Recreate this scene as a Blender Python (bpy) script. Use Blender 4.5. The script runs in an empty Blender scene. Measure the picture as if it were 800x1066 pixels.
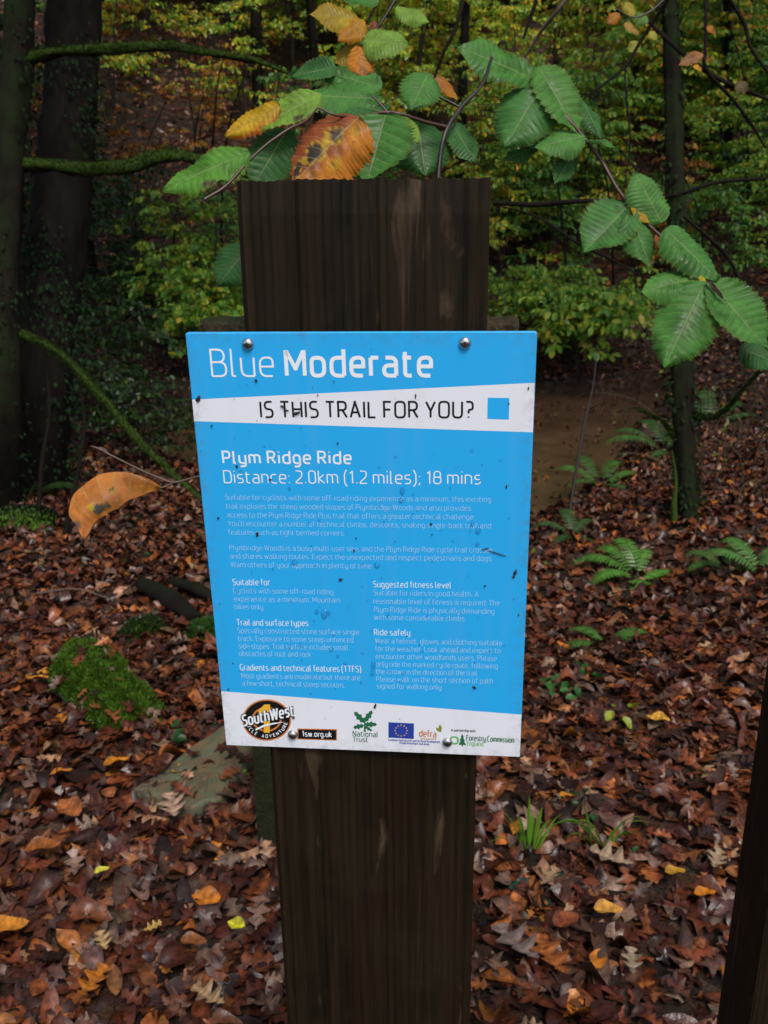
import bpy, math, random
import numpy as np
from math import sin, cos, pi, radians, sqrt, atan2
from mathutils import Vector, Matrix

SC = bpy.context.scene
COL = SC.collection
rnd = random.Random(7)
rng = np.random.default_rng(11)

# ------------------------------------------------------------------ camera
F = 955.0
CAM = np.array([0.0, 0.0, 1.45])
_dn = np.array([35.0, -2741.0, -F]); _dn /= np.linalg.norm(_dn)
_zc = -_dn
_yc = np.array([0, 0, -1.0]); _yc = _yc - _yc.dot(_zc) * _zc; _yc /= np.linalg.norm(_yc)
_xc = np.cross(_yc, _zc)
RW = np.array([_xc, _yc, _zc])            # camera space -> world space


def ray(px, py):
    return RW @ np.array([(px - 400) / F, (533 - py) / F, -1.0])


def P(px, py, d):
    """world point seen at a photo pixel, at depth d in front of the lens"""
    return CAM + ray(px, py) * d


def proj(p):
    c = RW.T @ (np.asarray(p, float) - CAM)
    return np.array([400 + F * c[0] / -c[2], 533 - F * c[1] / -c[2]])


cam = bpy.data.cameras.new('camera')
cam.sensor_fit = 'VERTICAL'
cam.sensor_height = 4.8
cam.sensor_width = 3.6
cam.lens = 4.8 * F / 1066
cam.clip_start = 0.02
cam.clip_end = 500
cam.dof.use_dof = True
cam.dof.focus_distance = 0.60
cam.dof.aperture_fstop = 3.0
co = bpy.data.objects.new('camera', cam)
COL.objects.link(co)
M4 = Matrix([[*RW[0], CAM[0]], [*RW[1], CAM[1]], [*RW[2], CAM[2]], [0, 0, 0, 1]])
co.matrix_world = M4
SC.camera = co

# ------------------------------------------------------------------ helpers


def mesh_np(name, V, Q, col=None, uv=None, smooth=False, mats=()):
    V = np.asarray(V, np.float32).reshape(-1, 3)
    me = bpy.data.meshes.new(name)
    if isinstance(Q, np.ndarray):
        n = len(Q); k = Q.shape[1]
        me.vertices.add(len(V)); me.vertices.foreach_set('co', V.ravel())
        me.loops.add(n * k); me.loops.foreach_set('vertex_index', Q.astype(np.int32).ravel())
        me.polygons.add(n); me.polygons.foreach_set('loop_start', np.arange(0, n * k, k, dtype=np.int32))
        me.update(calc_edges=True)
    else:
        me.from_pydata([tuple(map(float, v)) for v in V], [], [tuple(q) for q in Q])
    if col is not None:
        a = me.color_attributes.new('col', 'FLOAT_COLOR', 'POINT')
        c = np.ones((len(V), 4), np.float32); c[:, :3] = col
        a.data.foreach_set('color', c.ravel())
    if uv is not None:
        a = me.attributes.new('luv', 'FLOAT_VECTOR', 'POINT')
        c = np.zeros((len(V), 3), np.float32); c[:, :uv.shape[1]] = uv
        a.data.foreach_set('vector', c.ravel())
    if smooth:
        me.polygons.foreach_set('use_smooth', np.ones(len(me.polygons), bool))
    for m in mats:
        me.materials.append(m)
    return me


def add(name, me, parent=None, mat=None, loc=None, kind=None):
    o = bpy.data.objects.new(name, me)
    COL.objects.link(o)
    if mat is not None and me is not None and not me.materials:
        me.materials.append(mat)
    if parent is not None:
        o.parent = parent
    if loc is not None:
        o.location = loc
    if kind:
        o['kind'] = kind
    return o


def tag(o, label=None, cat=None, group=None):
    if label: o['label'] = label
    if cat: o['category'] = cat
    if group: o['group'] = group
    return o


def thing(name, label, cat, loc=(0, 0, 0), group=None):
    o = bpy.data.objects.new(name, None)
    COL.objects.link(o)
    o.location = [float(v) for v in loc]
    o.empty_display_size = 0.05
    return tag(o, label, cat, group)


class MB:
    """collects quads/tris, mixed"""
    def __init__(s): s.v = []; s.f = []; s.c = []
    def add(s, V, Fc, c=None):
        b = len(s.v)
        s.v.extend([tuple(map(float, x)) for x in V]); s.f.extend([tuple(i + b for i in q) for q in Fc])
        if c is not None: s.c.extend([c] * len(V) if not hasattr(c[0], '__len__') else c)
    def mesh(s, name, smooth=False, off=None):
        V = np.array(s.v, float)
        if off is not None: V = V - np.asarray(off, float)
        return mesh_np(name, V, s.f, col=np.array(s.c) if s.c else None, smooth=smooth)


def box(V0, V1):
    x0, y0, z0 = V0; x1, y1, z1 = V1
    v = [(x0, y0, z0), (x1, y0, z0), (x1, y1, z0), (x0, y1, z0), (x0, y0, z1), (x1, y0, z1), (x1, y1, z1), (x0, y1, z1)]
    f = [(0, 3, 2, 1), (4, 5, 6, 7), (0, 1, 5, 4), (1, 2, 6, 5), (2, 3, 7, 6), (3, 0, 4, 7)]
    return v, f


def smooth_path(pts, n):
    """Catmull-Rom through pts (rows may carry extra columns)"""
    p = np.asarray(pts, float)
    if len(p) < 3:
        t = np.linspace(0, 1, n)[:, None]
        return p[0] * (1 - t) + p[-1] * t
    q = np.vstack([2 * p[0] - p[1], p, 2 * p[-1] - p[-2]])
    out = []
    for t in np.linspace(0, len(p) - 1 - 1e-6, n):
        i = int(t); u = t - i
        a, b, c, d = q[i], q[i + 1], q[i + 2], q[i + 3]
        out.append(0.5 * ((2 * b) + (-a + c) * u + (2 * a - 5 * b + 4 * c - d) * u * u + (-a + 3 * b - 3 * c + d) * u ** 3))
    return np.array(out)


def tube(pts, rad, sides=8, rough=0.0, seed=0, cap=True):
    p = np.asarray(pts, float); n = len(p)
    rad = np.broadcast_to(np.asarray(rad, float), (n,)) if np.ndim(rad) == 0 or len(np.atleast_1d(rad)) == n else np.interp(np.linspace(0, 1, n), np.linspace(0, 1, len(rad)), rad)
    t = np.gradient(p, axis=0); t /= np.linalg.norm(t, axis=1)[:, None] + 1e-12
    ref = np.array([0.13, 0.97, 0.2]) if abs(t[0][2]) > .6 else np.array([0.1, 0.05, 1.0])
    a = np.cross(t, ref); a /= np.linalg.norm(a, axis=1)[:, None] + 1e-12
    b = np.cross(t, a)
    th = np.linspace(0, 2 * pi, sides, endpoint=False)
    r = np.repeat(rad[:, None], sides, 1)
    if rough:
        g = np.random.default_rng(seed)
        ph = g.uniform(0, 6.28, 6)
        s = np.arange(n)[:, None]
        r = r * (1 + rough * (0.5 * np.sin(3 * th + ph[0] + s * .21) + 0.35 * np.sin(5 * th + ph[1] - s * .33) + .4 * np.sin(s * .7 + ph[2]) * np.sin(2 * th + ph[3])
                              + g.normal(0, .35, (n, sides))))
    V = p[:, None, :] + r[..., None] * (np.cos(th)[None, :, None] * a[:, None, :] + np.sin(th)[None, :, None] * b[:, None, :])
    V = V.reshape(-1, 3)
    i = np.arange(n - 1)[:, None] * sides; j = np.arange(sides)[None, :]; k = (j + 1) % sides
    Q = np.stack([i + j, i + k, i + sides + k, i + sides + j], -1).reshape(-1, 4)
    return V, Q


def merge(parts):
    """parts: list of (V,Q[,C]) with quads"""
    Vs, Qs, Cs = [], [], []; b = 0
    for p in parts:
        V, Q = np.asarray(p[0]), np.asarray(p[1])
        Vs.append(V); Qs.append(Q + b); b += len(V)
        if len(p) > 2: Cs.append(np.broadcast_to(np.asarray(p[2], float), V.shape))
    return np.vstack(Vs), np.vstack(Qs), (np.vstack(Cs) if Cs else None)


def rotmats(yaw, pitch, roll):
    """batch of matrices Rz(yaw) Ry(pitch) Rx(roll)"""
    cz, sz, cy, sy, cx, sx = np.cos(yaw), np.sin(yaw), np.cos(pitch), np.sin(pitch), np.cos(roll), np.sin(roll)
    R = np.empty((len(yaw), 3, 3))
    R[:, 0, 0] = cz * cy; R[:, 0, 1] = cz * sy * sx - sz * cx; R[:, 0, 2] = cz * sy * cx + sz * sx
    R[:, 1, 0] = sz * cy; R[:, 1, 1] = sz * sy * sx + cz * cx; R[:, 1, 2] = sz * sy * cx - cz * sx
    R[:, 2, 0] = -sy; R[:, 2, 1] = cy * sx; R[:, 2, 2] = cy * cx
    return R


def scatter(tv, tq, pos, R, scale, colr, basis=None):
    """instances of a template as arrays"""
    N, n = len(pos), len(tv)
    V = np.einsum('nij,nvj->nvi', R, tv[None] * scale[:, None, None])
    if basis is not None: V = np.einsum('nij,nvj->nvi', basis, V)
    V = V + pos[:, None, :]
    Q = (tq[None] + (np.arange(N) * n)[:, None, None]).reshape(-1, 4)
    C = np.repeat(colr, n, axis=0)
    if n >= 15:      # leaf strips: paler midrib, worn edges
        g_ = np.random.default_rng(N); f_ = np.tile(np.array([.82, 1.30, .82] * (n // 3)), N) * g_.uniform(.72, 1.28, N * n); C = C * f_[:, None]
    return V.reshape(-1, 3), Q, C


# ------------------------------------------------------------------ materials
class NT:
    def __init__(s, name):
        s.m = bpy.data.materials.new(name); s.m.use_nodes = True
        s.t = s.m.node_tree; s.n = s.t.nodes; s.l = s.t.links
        s.b = s.n['Principled BSDF']; s.out = s.n['Material Output']
    def node(s, ty, **kw):
        n = s.n.new(ty)
        for k, v in kw.items():
            if k in n.inputs.keys() if isinstance(k, str) else False: n.inputs[k].default_value = v
            else: setattr(n, k, v)
        return n
    def link(s, a, b): s.l.new(a, b)
    def coord(s, kind='Object', scale=(1, 1, 1)):
        tc = s.n.new('ShaderNodeTexCoord'); mp = s.n.new('ShaderNodeMapping')
        mp.inputs['Scale'].default_value = scale
        s.link(tc.outputs[kind], mp.inputs[0]); return mp.outputs[0]
    def noise(s, vec, scale, detail=4, rough=.6, dist=0):
        n = s.n.new('ShaderNodeTexNoise'); n.inputs['Scale'].default_value = scale
        n.inputs['Detail'].default_value = detail; n.inputs['Roughness'].default_value = rough
        n.inputs['Distortion'].default_value = dist
        s.link(vec, n.inputs['Vector']); return n.outputs['Fac']
    def ramp(s, fac, stops):
        n = s.n.new('ShaderNodeValToRGB'); e = n.color_ramp.elements
        while len(e) < len(stops): e.new(.5)
        for i, (p, c) in enumerate(stops):
            e[i].position = p; e[i].color = (*c, 1) if hasattr(c, '__len__') else (c, c, c, 1)
        s.link(fac, n.inputs[0]); return n.outputs[0]
    def mix(s, fac, a, b, mode='MIX'):
        n = s.n.new('ShaderNodeMix'); n.data_type = 'RGBA'; n.blend_type = mode
        for sock, v in ((n.inputs[0], fac), (n.inputs[6], a), (n.inputs[7], b)):
            if hasattr(v, 'is_linked') or hasattr(v, 'links'): s.link(v, sock)
            elif hasattr(v, '__len__'): sock.default_value = (*v, 1)
            else: sock.default_value = v if sock == n.inputs[0] else (v, v, v, 1)
        return n.outputs[2]
    def math(s, op, a, b=None, c=None):
        n = s.n.new('ShaderNodeMath'); n.operation = op
        for i, v in enumerate((a, b, c)):
            if v is None: continue
            if hasattr(v, 'links'): s.link(v, n.inputs[i])
            else: n.inputs[i].default_value = v
        return n.outputs[0]
    def bump(s, h, strength=.3, dist=.01):
        n = s.n.new('ShaderNodeBump'); n.inputs['Strength'].default_value = strength; n.inputs['Distance'].default_value = dist
        s.link(h, n.inputs['Height']); s.link(n.outputs[0], s.b.inputs['Normal']); return n
    def base(s, c):
        if hasattr(c, 'links'): s.link(c, s.b.inputs['Base Color'])
        else: s.b.inputs['Base Color'].default_value = (*c, 1)
    def rough(s, r):
        if hasattr(r, 'links'): s.link(r, s.b.inputs['Roughness'])
        else: s.b.inputs['Roughness'].default_value = r
    def attr(s, name):
        a = s.n.new('ShaderNodeAttribute'); a.attribute_name = name; return a


def m_plain(name, c, r=.5, metal=0, spec=.5):
    t = NT(name); t.base(c); t.rough(r); t.b.inputs['Metallic'].default_value = metal
    t.b.inputs['Specular IOR Level'].default_value = spec
    return t.m


def m_vinyl(name, c, r=.35):
    """printed aluminium composite: faint dirt film and unevenness"""
    t = NT(name); v = t.coord('Object')
    n = t.noise(v, 30, 6, .7); n2 = t.noise(v, 420, 3, .6)
    f = t.ramp(n, [(.35, .0), (.75, .10)])
    c1 = t.mix(f, c, [x * .72 + .02 for x in c])
    f2 = t.ramp(n2, [(.68, .0), (.80, .35)])
    run = t.noise(t.coord('Object', (1, 1, .06)), 90, 4, .6); f3 = t.ramp(run, [(.5, 0), (.75, .16)])
    col = t.mix(f3, t.mix(f2, c1, [x * .5 + .02 for x in c]), [x * .6 + .12 for x in c])
    tc = t.n.new('ShaderNodeTexCoord'); sp_ = t.n.new('ShaderNodeSeparateXYZ'); t.link(tc.outputs['Object'], sp_.inputs[0])
    ex = t.ramp(t.math('MULTIPLY', t.math('ABSOLUTE', sp_.outputs[0]), 9.52), [(.90, 0), (1.0, 1)]); ez = t.ramp(t.math('MULTIPLY', t.math('ABSOLUTE', sp_.outputs[2]), 6.73), [(.93, 0), (1.0, 1)])
    grime = t.math('MULTIPLY', t.math('MAXIMUM', ex, ez), t.ramp(t.noise(v, 130, 6, .75), [(.45, 0), (.75, .55)]))
    t.base(t.mix(grime, col, (.10, .11, .055)))
    t.rough(t.ramp(n, [(.3, r), (.7, r + .15)]))
    t.bump(t.noise(v, 700, 2), .04, .0004)
    t.b.inputs['Specular IOR Level'].default_value = .35
    return t.m


def m_leaf_litter():
    t = NT('fallen_leaf_brown'); a = t.attr('col'); v = t.coord('Object')
    n = t.noise(v, 55, 4, .65); n2 = t.noise(v, 9, 3)
    c = t.mix(1.0, a.outputs['Color'], t.ramp(n, [(.3, .35), (.52, .95), (.75, 1.5)]), 'MULTIPLY')
    t.base(c)
    t.rough(t.ramp(n2, [(.35, .20), (.65, .50)]))
    t.b.inputs['Specular IOR Level'].default_value = .3
    t.bump(n, .5, .004)
    return t.m


def m_foliage(name, trans=.45, rough=.38, var=.25):
    t = NT(name); a = t.attr('col')
    oi = t.n.new('ShaderNodeObjectInfo')
    k = t.ramp(oi.outputs['Random'], [(0, 1 - var), (1, 1 + var * .4)])
    c = t.mix(1.0, a.outputs['Color'], k, 'MULTIPLY')
    t.base(c); t.rough(rough)
    tr = t.n.new('ShaderNodeBsdfTranslucent'); t.link(c, tr.inputs[0])
    mx = t.n.new('ShaderNodeMixShader'); mx.inputs[0].default_value = trans
    t.link(t.b.outputs[0], mx.inputs[1]); t.link(tr.outputs[0], mx.inputs[2]); t.link(mx.outputs[0], t.out.inputs[0])
    return t.m


def m_close_leaf():
    """near leaves: colour per vertex, paler veins from the leaf's own coordinates"""
    t = NT('close_leaf'); a = t.attr('col'); uv = t.attr('luv')
    sep = t.n.new('ShaderNodeSeparateXYZ'); t.link(uv.outputs['Vector'], sep.inputs[0])
    fr = t.math('FRACT', sep.outputs[0])
    d = t.math('ABSOLUTE', t.math('SUBTRACT', fr, .5))          # .5 on a vein
    vein = t.ramp(d, [(.42, 0), (.49, 1)])
    av = t.math('ABSOLUTE', sep.outputs[1])
    mid = t.ramp(av, [(.012, 1), (.045, 0)])
    # veins fade outward
    fade = t.ramp(av, [(.1, 1), (.95, .25)])
    vv = t.math('MAXIMUM', t.math('MULTIPLY', vein, fade), mid)
    v = t.coord('Object')
    n = t.noise(v, 260, 5, .7); n2 = t.noise(v, 55, 4, .6)
    c = t.mix(1.0, a.outputs['Color'], t.ramp(n2, [(.3, .62), (.5, 1.0), (.72, 1.3)]), 'MULTIPLY')
    pale = t.mix(.62, c, (.42, .46, .22))
    c = t.mix(t.math('MULTIPLY', vv, .50), c, pale)
    c = t.mix(1.0, c, t.ramp(n, [(.3, .8), (.7, 1.12)]), 'MULTIPLY')
    t.base(c)
    n4 = t.noise(v, 120, 3, .6); c5 = t.mix(t.ramp(n4, [(.66, 0), (.72, .7)]), c, (.07, .055, .02)); c = c5; t.base(c5)
    t.rough(t.ramp(n2, [(.40, .26), (.60, .62)]))
    t.b.inputs['Specular IOR Level'].default_value = .17
    h = t.math('ADD', t.math('MULTIPLY', vv, -.7), t.math('MULTIPLY', n, .5))
    t.bump(h, .45, .0009)
    tr = t.n.new('ShaderNodeBsdfTranslucent'); t.link(c, tr.inputs[0])
    mx = t.n.new('ShaderNodeMixShader'); mx.inputs[0].default_value = .38
    t.link(t.b.outputs[0], mx.inputs[1]); t.link(tr.outputs[0], mx.inputs[2]); t.link(mx.outputs[0], t.out.inputs[0])
    return t.m


def m_bark(name, c1, c2, moss=(.035, .06, .01), amount=.5, top=.6, scale=14):
    t = NT(name); v = t.coord('Object', (1, 1, .35)); v2 = t.coord('Object')
    n = t.noise(v, scale, 6, .7, .4); n2 = t.noise(v2, 3.0, 5, .65)
    c = t.mix(t.ramp(n, [(.35, 0), (.65, 1)]), c1, c2)
    g = t.n.new('ShaderNodeNewGeometry'); sep = t.n.new('ShaderNodeSeparateXYZ'); t.link(g.outputs['Normal'], sep.inputs[0])
    up = t.math('MULTIPLY', sep.outputs[2], top)
    f = t.math('ADD', up, n2)
    f = t.ramp(f, [(1 - amount - .08, 0), (1 - amount + .08, 1)])
    n3 = t.noise(v2, 90, 4, .7)
    mc = t.mix(n3, [x * .5 for x in moss], [x * 1.6 for x in moss])
    t.base(t.mix(f, c, mc)); t.rough(.85)
    t.b.inputs['Specular IOR Level'].default_value = .12
    t.bump(t.math('ADD', n, t.math('MULTIPLY', n3, .3)), .8, .02)
    return t.m


def m_post():
    t = NT('weathered_dark_timber')
    v = t.coord('Object', (1, 1, .035)); vo = t.coord('Object')
    n = t.noise(v, 110, 7, .75, .3); n1 = t.noise(v, 28, 4, .6)
    n2 = t.noise(vo, 14, 6, .75, .5)
    wear = t.noise(t.coord('Object', (1, 1, .16)), 55, 5, .6, .6)
    c = t.ramp(n, [(.28, (.0022, .0016, .0010)), (.5, (.0105, .0072, .0040)), (.75, (.036, .025, .012))])
    c = t.mix(t.ramp(n1, [(.40, 0), (.66, .8)]), c, (.018, .010, .005))
    c = t.mix(t.ramp(n2, [(.45, 0), (.75, .7)]), c, (.019, .0135, .006))
    c = t.mix(t.ramp(wear, [(.62, 0), (.74, .75)]), c, (.085, .060, .034))
    t.base(c); t.rough(t.ramp(n2, [(.3, .42), (.7, .7)]))
    t.b.inputs['Specular IOR Level'].default_value = .13
    t.bump(t.math('ADD', n, t.math('MULTIPLY', n1, .6)), .8, .0016)
    return t.m


def m_ground():
    t = NT('leaf_mould'); v = t.coord('Object')
    vo = t.n.new('ShaderNodeTexVoronoi'); vo.inputs['Scale'].default_value = 17; vo.inputs['Randomness'].default_value = 1
    nn = t.n.new('ShaderNodeTexNoise'); nn.inputs['Scale'].default_value = 6; t.link(v, nn.inputs['Vector'])
    vm = t.n.new('ShaderNodeVectorMath'); vm.operation = 'MULTIPLY_ADD'
    t.link(nn.outputs['Color'], vm.inputs[0]); vm.inputs[1].default_value = (.12, .12, .12); t.link(v, vm.inputs[2])
    t.link(vm.outputs[0], vo.inputs['Vector'])
    sep = t.n.new('ShaderNodeSeparateColor'); t.link(vo.outputs['Color'], sep.inputs[0])
    c = t.ramp(sep.outputs[0], [(0, (.014, .006, .004)), (.45, (.045, .018, .009)), (.8, (.075, .032, .014)), (.95, (.11, .075, .05))])
    n = t.noise(v, .8, 5, .6); n2 = t.noise(v, 30, 5, .7)
    c = t.mix(t.ramp(n, [(.42, 0), (.62, .65)]), c, (.016, .012, .007))
    c = t.mix(1.0, c, t.ramp(n2, [(.25, .35), (.7, 1.3)]), 'MULTIPLY')
    t.base(c); t.rough(.65)
    t.b.inputs['Specular IOR Level'].default_value = .25
    t.bump(t.math('ADD', sep.outputs[1], n2), 1.0, .03)
    return t.m


def m_water():
    t = NT('muddy_water'); v = t.coord('Object')
    n = t.noise(v, 2.2, 5, .6, .5); n2 = t.noise(v, 60, 4, .7)
    c = t.ramp(n, [(.3, (.050, .026, .014)), (.7, (.115, .066, .036))])
    sp = t.ramp(n2, [(.66, 0), (.72, .8)])
    t.base(t.mix(sp, c, (.12, .05, .02)))
    t.rough(.16); t.b.inputs['Specular IOR Level'].default_value = .5
    t.bump(t.noise(v, 9, 3), .12, .02)
    return t.m


def m_moss(name='moss', c=(.06, .13, .012)):
    t = NT(name); v = t.coord('Object'); n = t.noise(v, 28, 5, .7)
    t.base(t.ramp(n, [(.25, [x * .25 for x in c]), (.5, c), (.8, [x * 1.7 for x in c])])); t.rough(.85)
    t.b.inputs['Specular IOR Level'].default_value = .2
    t.bump(t.noise(v, 160, 4), 1, .01)
    return t.m


def m_stone():
    t = NT('lichened_stone'); v = t.coord('Object')
    n = t.noise(v, 9, 6, .7, .3); n2 = t.noise(v, 24, 5, .7)
    c = t.ramp(n, [(.3, (.045, .032, .016)), (.5, (.10, .068, .032)), (.7, (.15, .08, .028))])
    c = t.mix(t.ramp(n2, [(.45, 0), (.6, .75)]), c, (.055, .085, .045))
    t.base(c); t.rough(.7); t.bump(n2, .6, .01)
    return t.m


MAT = dict(
    litter=m_leaf_litter(), foliage=m_foliage('understorey_foliage'), shade_crown=m_foliage('shade_crown_foliage', .3), close=m_close_leaf(),
    bark=m_bark('mossy_bark', (.004, .0035, .002), (.013, .010, .006), (.008, .015, .003), .42, .3),
    dark_bark=m_bark('dark_wet_bark', (.004, .003, .0022), (.012, .009, .006), (.007, .011, .003), .28, .15),
    moss_limb=m_bark('moss_coated_limb', (.010, .010, .004), (.02, .02, .008), (.026, .048, .006), .85, .55, 30),
    twig=m_plain('dark_twig', (.016, .010, .007), .45), redtwig=m_plain('red_brown_twig', (.055, .022, .014), .45),
    paletwig=m_plain('grey_brown_twig', (.10, .065, .045), .55),
    post=m_post(), ground=m_ground(), water=m_water(), moss=m_moss(), stone=m_stone(),
)
MAT['matte'] = m_foliage('matte_foliage', .15, .8)
MAT['matte'].node_tree.nodes['Principled BSDF'].inputs['Specular IOR Level'].default_value = .12
MAT['backboard'] = m_bark('ribbed_grey_timber', (.03, .024, .014), (.09, .07, .04), (.03, .035, .015), .4, .2, 60)
MAT['stake'] = m_bark('algae_green_timber', (.010, .008, .005), (.022, .019, .010), (.017, .021, .007), .6, .2, 30)

# ------------------------------------------------------------------ sign pose (least squares on its corners)
corn_px = np.array([(193, 346.5), (559.5, 345.5), (542, 788), (235.5, 775.5)])
SW, SH = .210, .297
corn = np.array([(-SW / 2, 0, SH / 2), (SW / 2, 0, SH / 2), (SW / 2, 0, -SH / 2), (-SW / 2, 0, -SH / 2)])


def sign_R(e):
    cx, sx, cy, sy, cz, sz = cos(e[0]), sin(e[0]), cos(e[1]), sin(e[1]), cos(e[2]), sin(e[2])
    Rx = np.array([[1, 0, 0], [0, cx, -sx], [0, sx, cx]]); Ry = np.array([[cy, 0, sy], [0, 1, 0], [-sy, 0, cy]]); Rz = np.array([[cz, -sz, 0], [sz, cz, 0], [0, 0, 1]])
    return Rz @ Ry @ Rx


q = np.array([0, .6, 1.25, 0, 0, 0.0])


def resid(q):
    R = sign_R(q[3:])
    return np.concatenate([proj(q[:3] + R @ c) - p for c, p in zip(corn, corn_px)])


for _ in range(30):
    r0 = resid(q); J = np.zeros((8, 6))
    for k in range(6):
        dq = q.copy(); dq[k] += 1e-5; J[:, k] = (resid(dq) - r0) / 1e-5
    q = q - np.linalg.lstsq(J, r0, rcond=None)[0]
SR = sign_R(q[3:]); SO = q[:3]
print('sign pose', q, 'resid', np.abs(resid(q)).max())
SN = SR @ np.array([0, -1.0, 0])      # faces the viewer


def S(px, py):
    """photo pixel -> coordinates (x, z) on the sheet of the sign"""
    d = ray(px, py); t = (SO - CAM).dot(SN) / d.dot(SN)
    l = SR.T @ (CAM + d * t - SO); return np.array([l[0], l[2]])


# ------------------------------------------------------------------ stroke lettering
G = {}


def g(ch, w, *strokes): G[ch] = (w, strokes)


g('a', .5, ".07,.7 .5,.7 .5,0", ".5,.4* 0,.4 0,0 .5,0*"); g('b', .52, "0,1.03 0,0*", "0,.7* .52,.7 .52,0 0,0*")
g('c', .44, ".44,.7 0,.7 0,0 .44,0"); g('d', .52, ".52,1.03 .52,0", ".52,.7* 0,.7 0,0 .52,0*")
g('e', .5, "0,.36* .5,.36* .5,.7 0,.7 0,0 .47,0"); g('f', .3, ".34,1.03 .09,1.03 .09,0", "-.04,.7 .31,.7")
g('g', .5, ".5,0* 0,0 0,.7 .5,.7 .5,-.28 .05,-.28"); g('h', .5, "0,1.03 0,0", "0,.7* .5,.7 .5,0")
g('i', 0.04, ".02,.7 .02,0", ".02,.93 .02,1.0"); g('j', .1, ".08,.7 .08,-.28 -.1,-.28", ".08,.93 .08,1.0"); g('k', .45, "0,1.03 0,0", ".42,.7 .02,.37* .46,0")
g('l', .14, "0,1.03 0,0 .14,0"); g('m', .84, "0,.7 0,0", "0,.7* .42,.7 .42,0", ".42,.7* .84,.7 .84,0"); g('n', .5, "0,.7 0,0", "0,.7* .5,.7 .5,0")
g('o', .52, "0,.35 0,.7 .52,.7 .52,0 0,0 0,.35"); g('p', .52, "0,.7 0,-.28", "0,.7* .52,.7 .52,0 0,0*"); g('q', .52, ".52,.7 .52,-.28", ".52,.7* 0,.7 0,0 .52,0*")
g('r', .24, "0,.7 0,0", "0,.7* .32,.7"); g('s', .42, ".41,.7 0,.7 0,.36 .43,.36 .43,0 0,0"); g('t', .32, ".06,.92 .06,0 .33,0", "-.05,.7 .31,.7")
g('u', .5, "0,.7 0,0 .5,0*", ".5,.7 .5,0"); g('v', .48, "0,.7 .24,0* .48,.7"); g('w', .76, "0,.7 .18,0* .38,.66* .58,0* .76,.7")
g('x', .46, "0,.7 .46,0", "0,0 .46,.7"); g('y', .5, "0,.7 0,0 .5,0*", ".5,.7 .5,-.28 .05,-.28"); g('z', .42, "0,.7 .42,.7* 0,0* .42,0")
g('A', .64, "0,0 .32,1* .64,0", ".1,.32 .54,.32"); g('B', .56, "0,0* 0,1* .52,1 .52,.53 0,.53*", "0,.53* .57,.53 .57,0 0,0*"); g('C', .55, ".55,1 0,1 0,0 .55,0")
g('D', .6, "0,0* 0,1* .6,1 .6,0 0,0*"); g('E', .48, ".48,1 0,1* 0,0* .48,0", "0,.52 .44,.52"); g('F', .48, ".48,1 0,1* 0,0", "0,.5 .42,.5")
g('G', .58, ".56,1 0,1 0,0 .58,0* .58,.45"); g('H', .6, "0,0 0,1", ".6,0 .6,1", "0,.52 .6,.52"); g('I', .04, ".02,0 .02,1"); g('L', .46, "0,1 0,0* .46,0")
g('M', .76, "0,0 0,1", ".76,0 .76,1", "0.02,.97 .38,.28* .74,.97"); g('N', .6, "0,0 0,1", ".6,0 .6,1", "0.02,.97 .58,.03"); g('O', .66, "0,.5 0,1 .66,1 .66,0 0,0 0,.5"); g('P', .54, "0,0 0,1* .54,1 .54,.44 0,.44*")
g('R', .56, "0,0 0,1* .54,1 .54,.47 0,.47*", ".28,.47 .58,0"); g('S', .5, ".5,1 0,1 0,.52 .52,.52 .52,0 0,0"); g('T', .6, "0,1 .6,1", ".3,1 .3,0")
g('U', .6, "0,1 0,0 .6,0 .6,1"); g('V', .62, "0,1 .31,0* .62,1"); g('W', .94, "0,1 .22,0* .47,.95* .72,0* .94,1"); g('Y', .6, "0,1 .3,.42* .6,1", ".3,.42 .3,0"); g('T', .56, "0,1 .56,1", ".28,1 .28,0")
g('0', .54, "0,.5 0,1 .54,1 .54,0 0,0 0,.5"); g('1', .28, "0,.8 .2,1* .2,0"); g('2', .5, "0,1 .5,1 .5,.55 0,.12* 0,0* .52,0"); g('8', .54, ".27,.53 0.02,.53 .02,1 .52,1 .52,.53 .27,.53", ".27,.53 -.01,.53 -.01,0 .55,0 .55,.53 .27,.53")
g(':', .04, ".02,.08 .02,0", ".02,.62 .02,.54"); g(';', .08, ".04,.08 .04,0 -.02,-.14*", ".04,.62 .04,.54"); g('.', .04, ".02,.08 .02,0"); g(',', .08, ".05,.08 .05,0* 0,-.15")
g('(', .2, ".2,1.1 0,.8 0,.0 .2,-.24"); g(')', .2, "0,1.1 .2,.8 .2,.0 0,-.24"); g('?', .42, "0,1 .44,1 .44,.5 .16,.5 .16,.26", ".16,.07 .16,0"); g('-', .3, "0,.37 .28,.37"); g("'", .06, ".03,1.03 .03,.8")
g(' ', .18)


def stroke_pts(s, R):
    pts = []
    for tkn in s.split():
        sharp = tkn.endswith('*'); x, y = tkn.rstrip('*').split(','); pts.append((float(x), float(y), sharp))
    out = [np.array(pts[0][:2])]
    for i in range(1, len(pts) - 1):
        a, b, c = [np.array(pts[j][:2]) for j in (i - 1, i, i + 1)]
        if pts[i][2]: out.append(b); continue
        la, lc = np.linalg.norm(a - b), np.linalg.norm(c - b)
        r = min(R, la * .5, lc * .5)
        p0 = b + (a - b) / la * r; p2 = b + (c - b) / lc * r
        for t in (0, .2, .4, .6, .8, 1): out.append((1 - t) ** 2 * p0 + 2 * t * (1 - t) * (b * .92 + (p0 + p2) * .04) + t * t * p2)
    out.append(np.array(pts[-1][:2]))
    res = [out[0]]
    for p in out[1:]:
        if np.linalg.norm(p - res[-1]) > 1e-4: res.append(p)
    return np.array(res)


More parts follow.
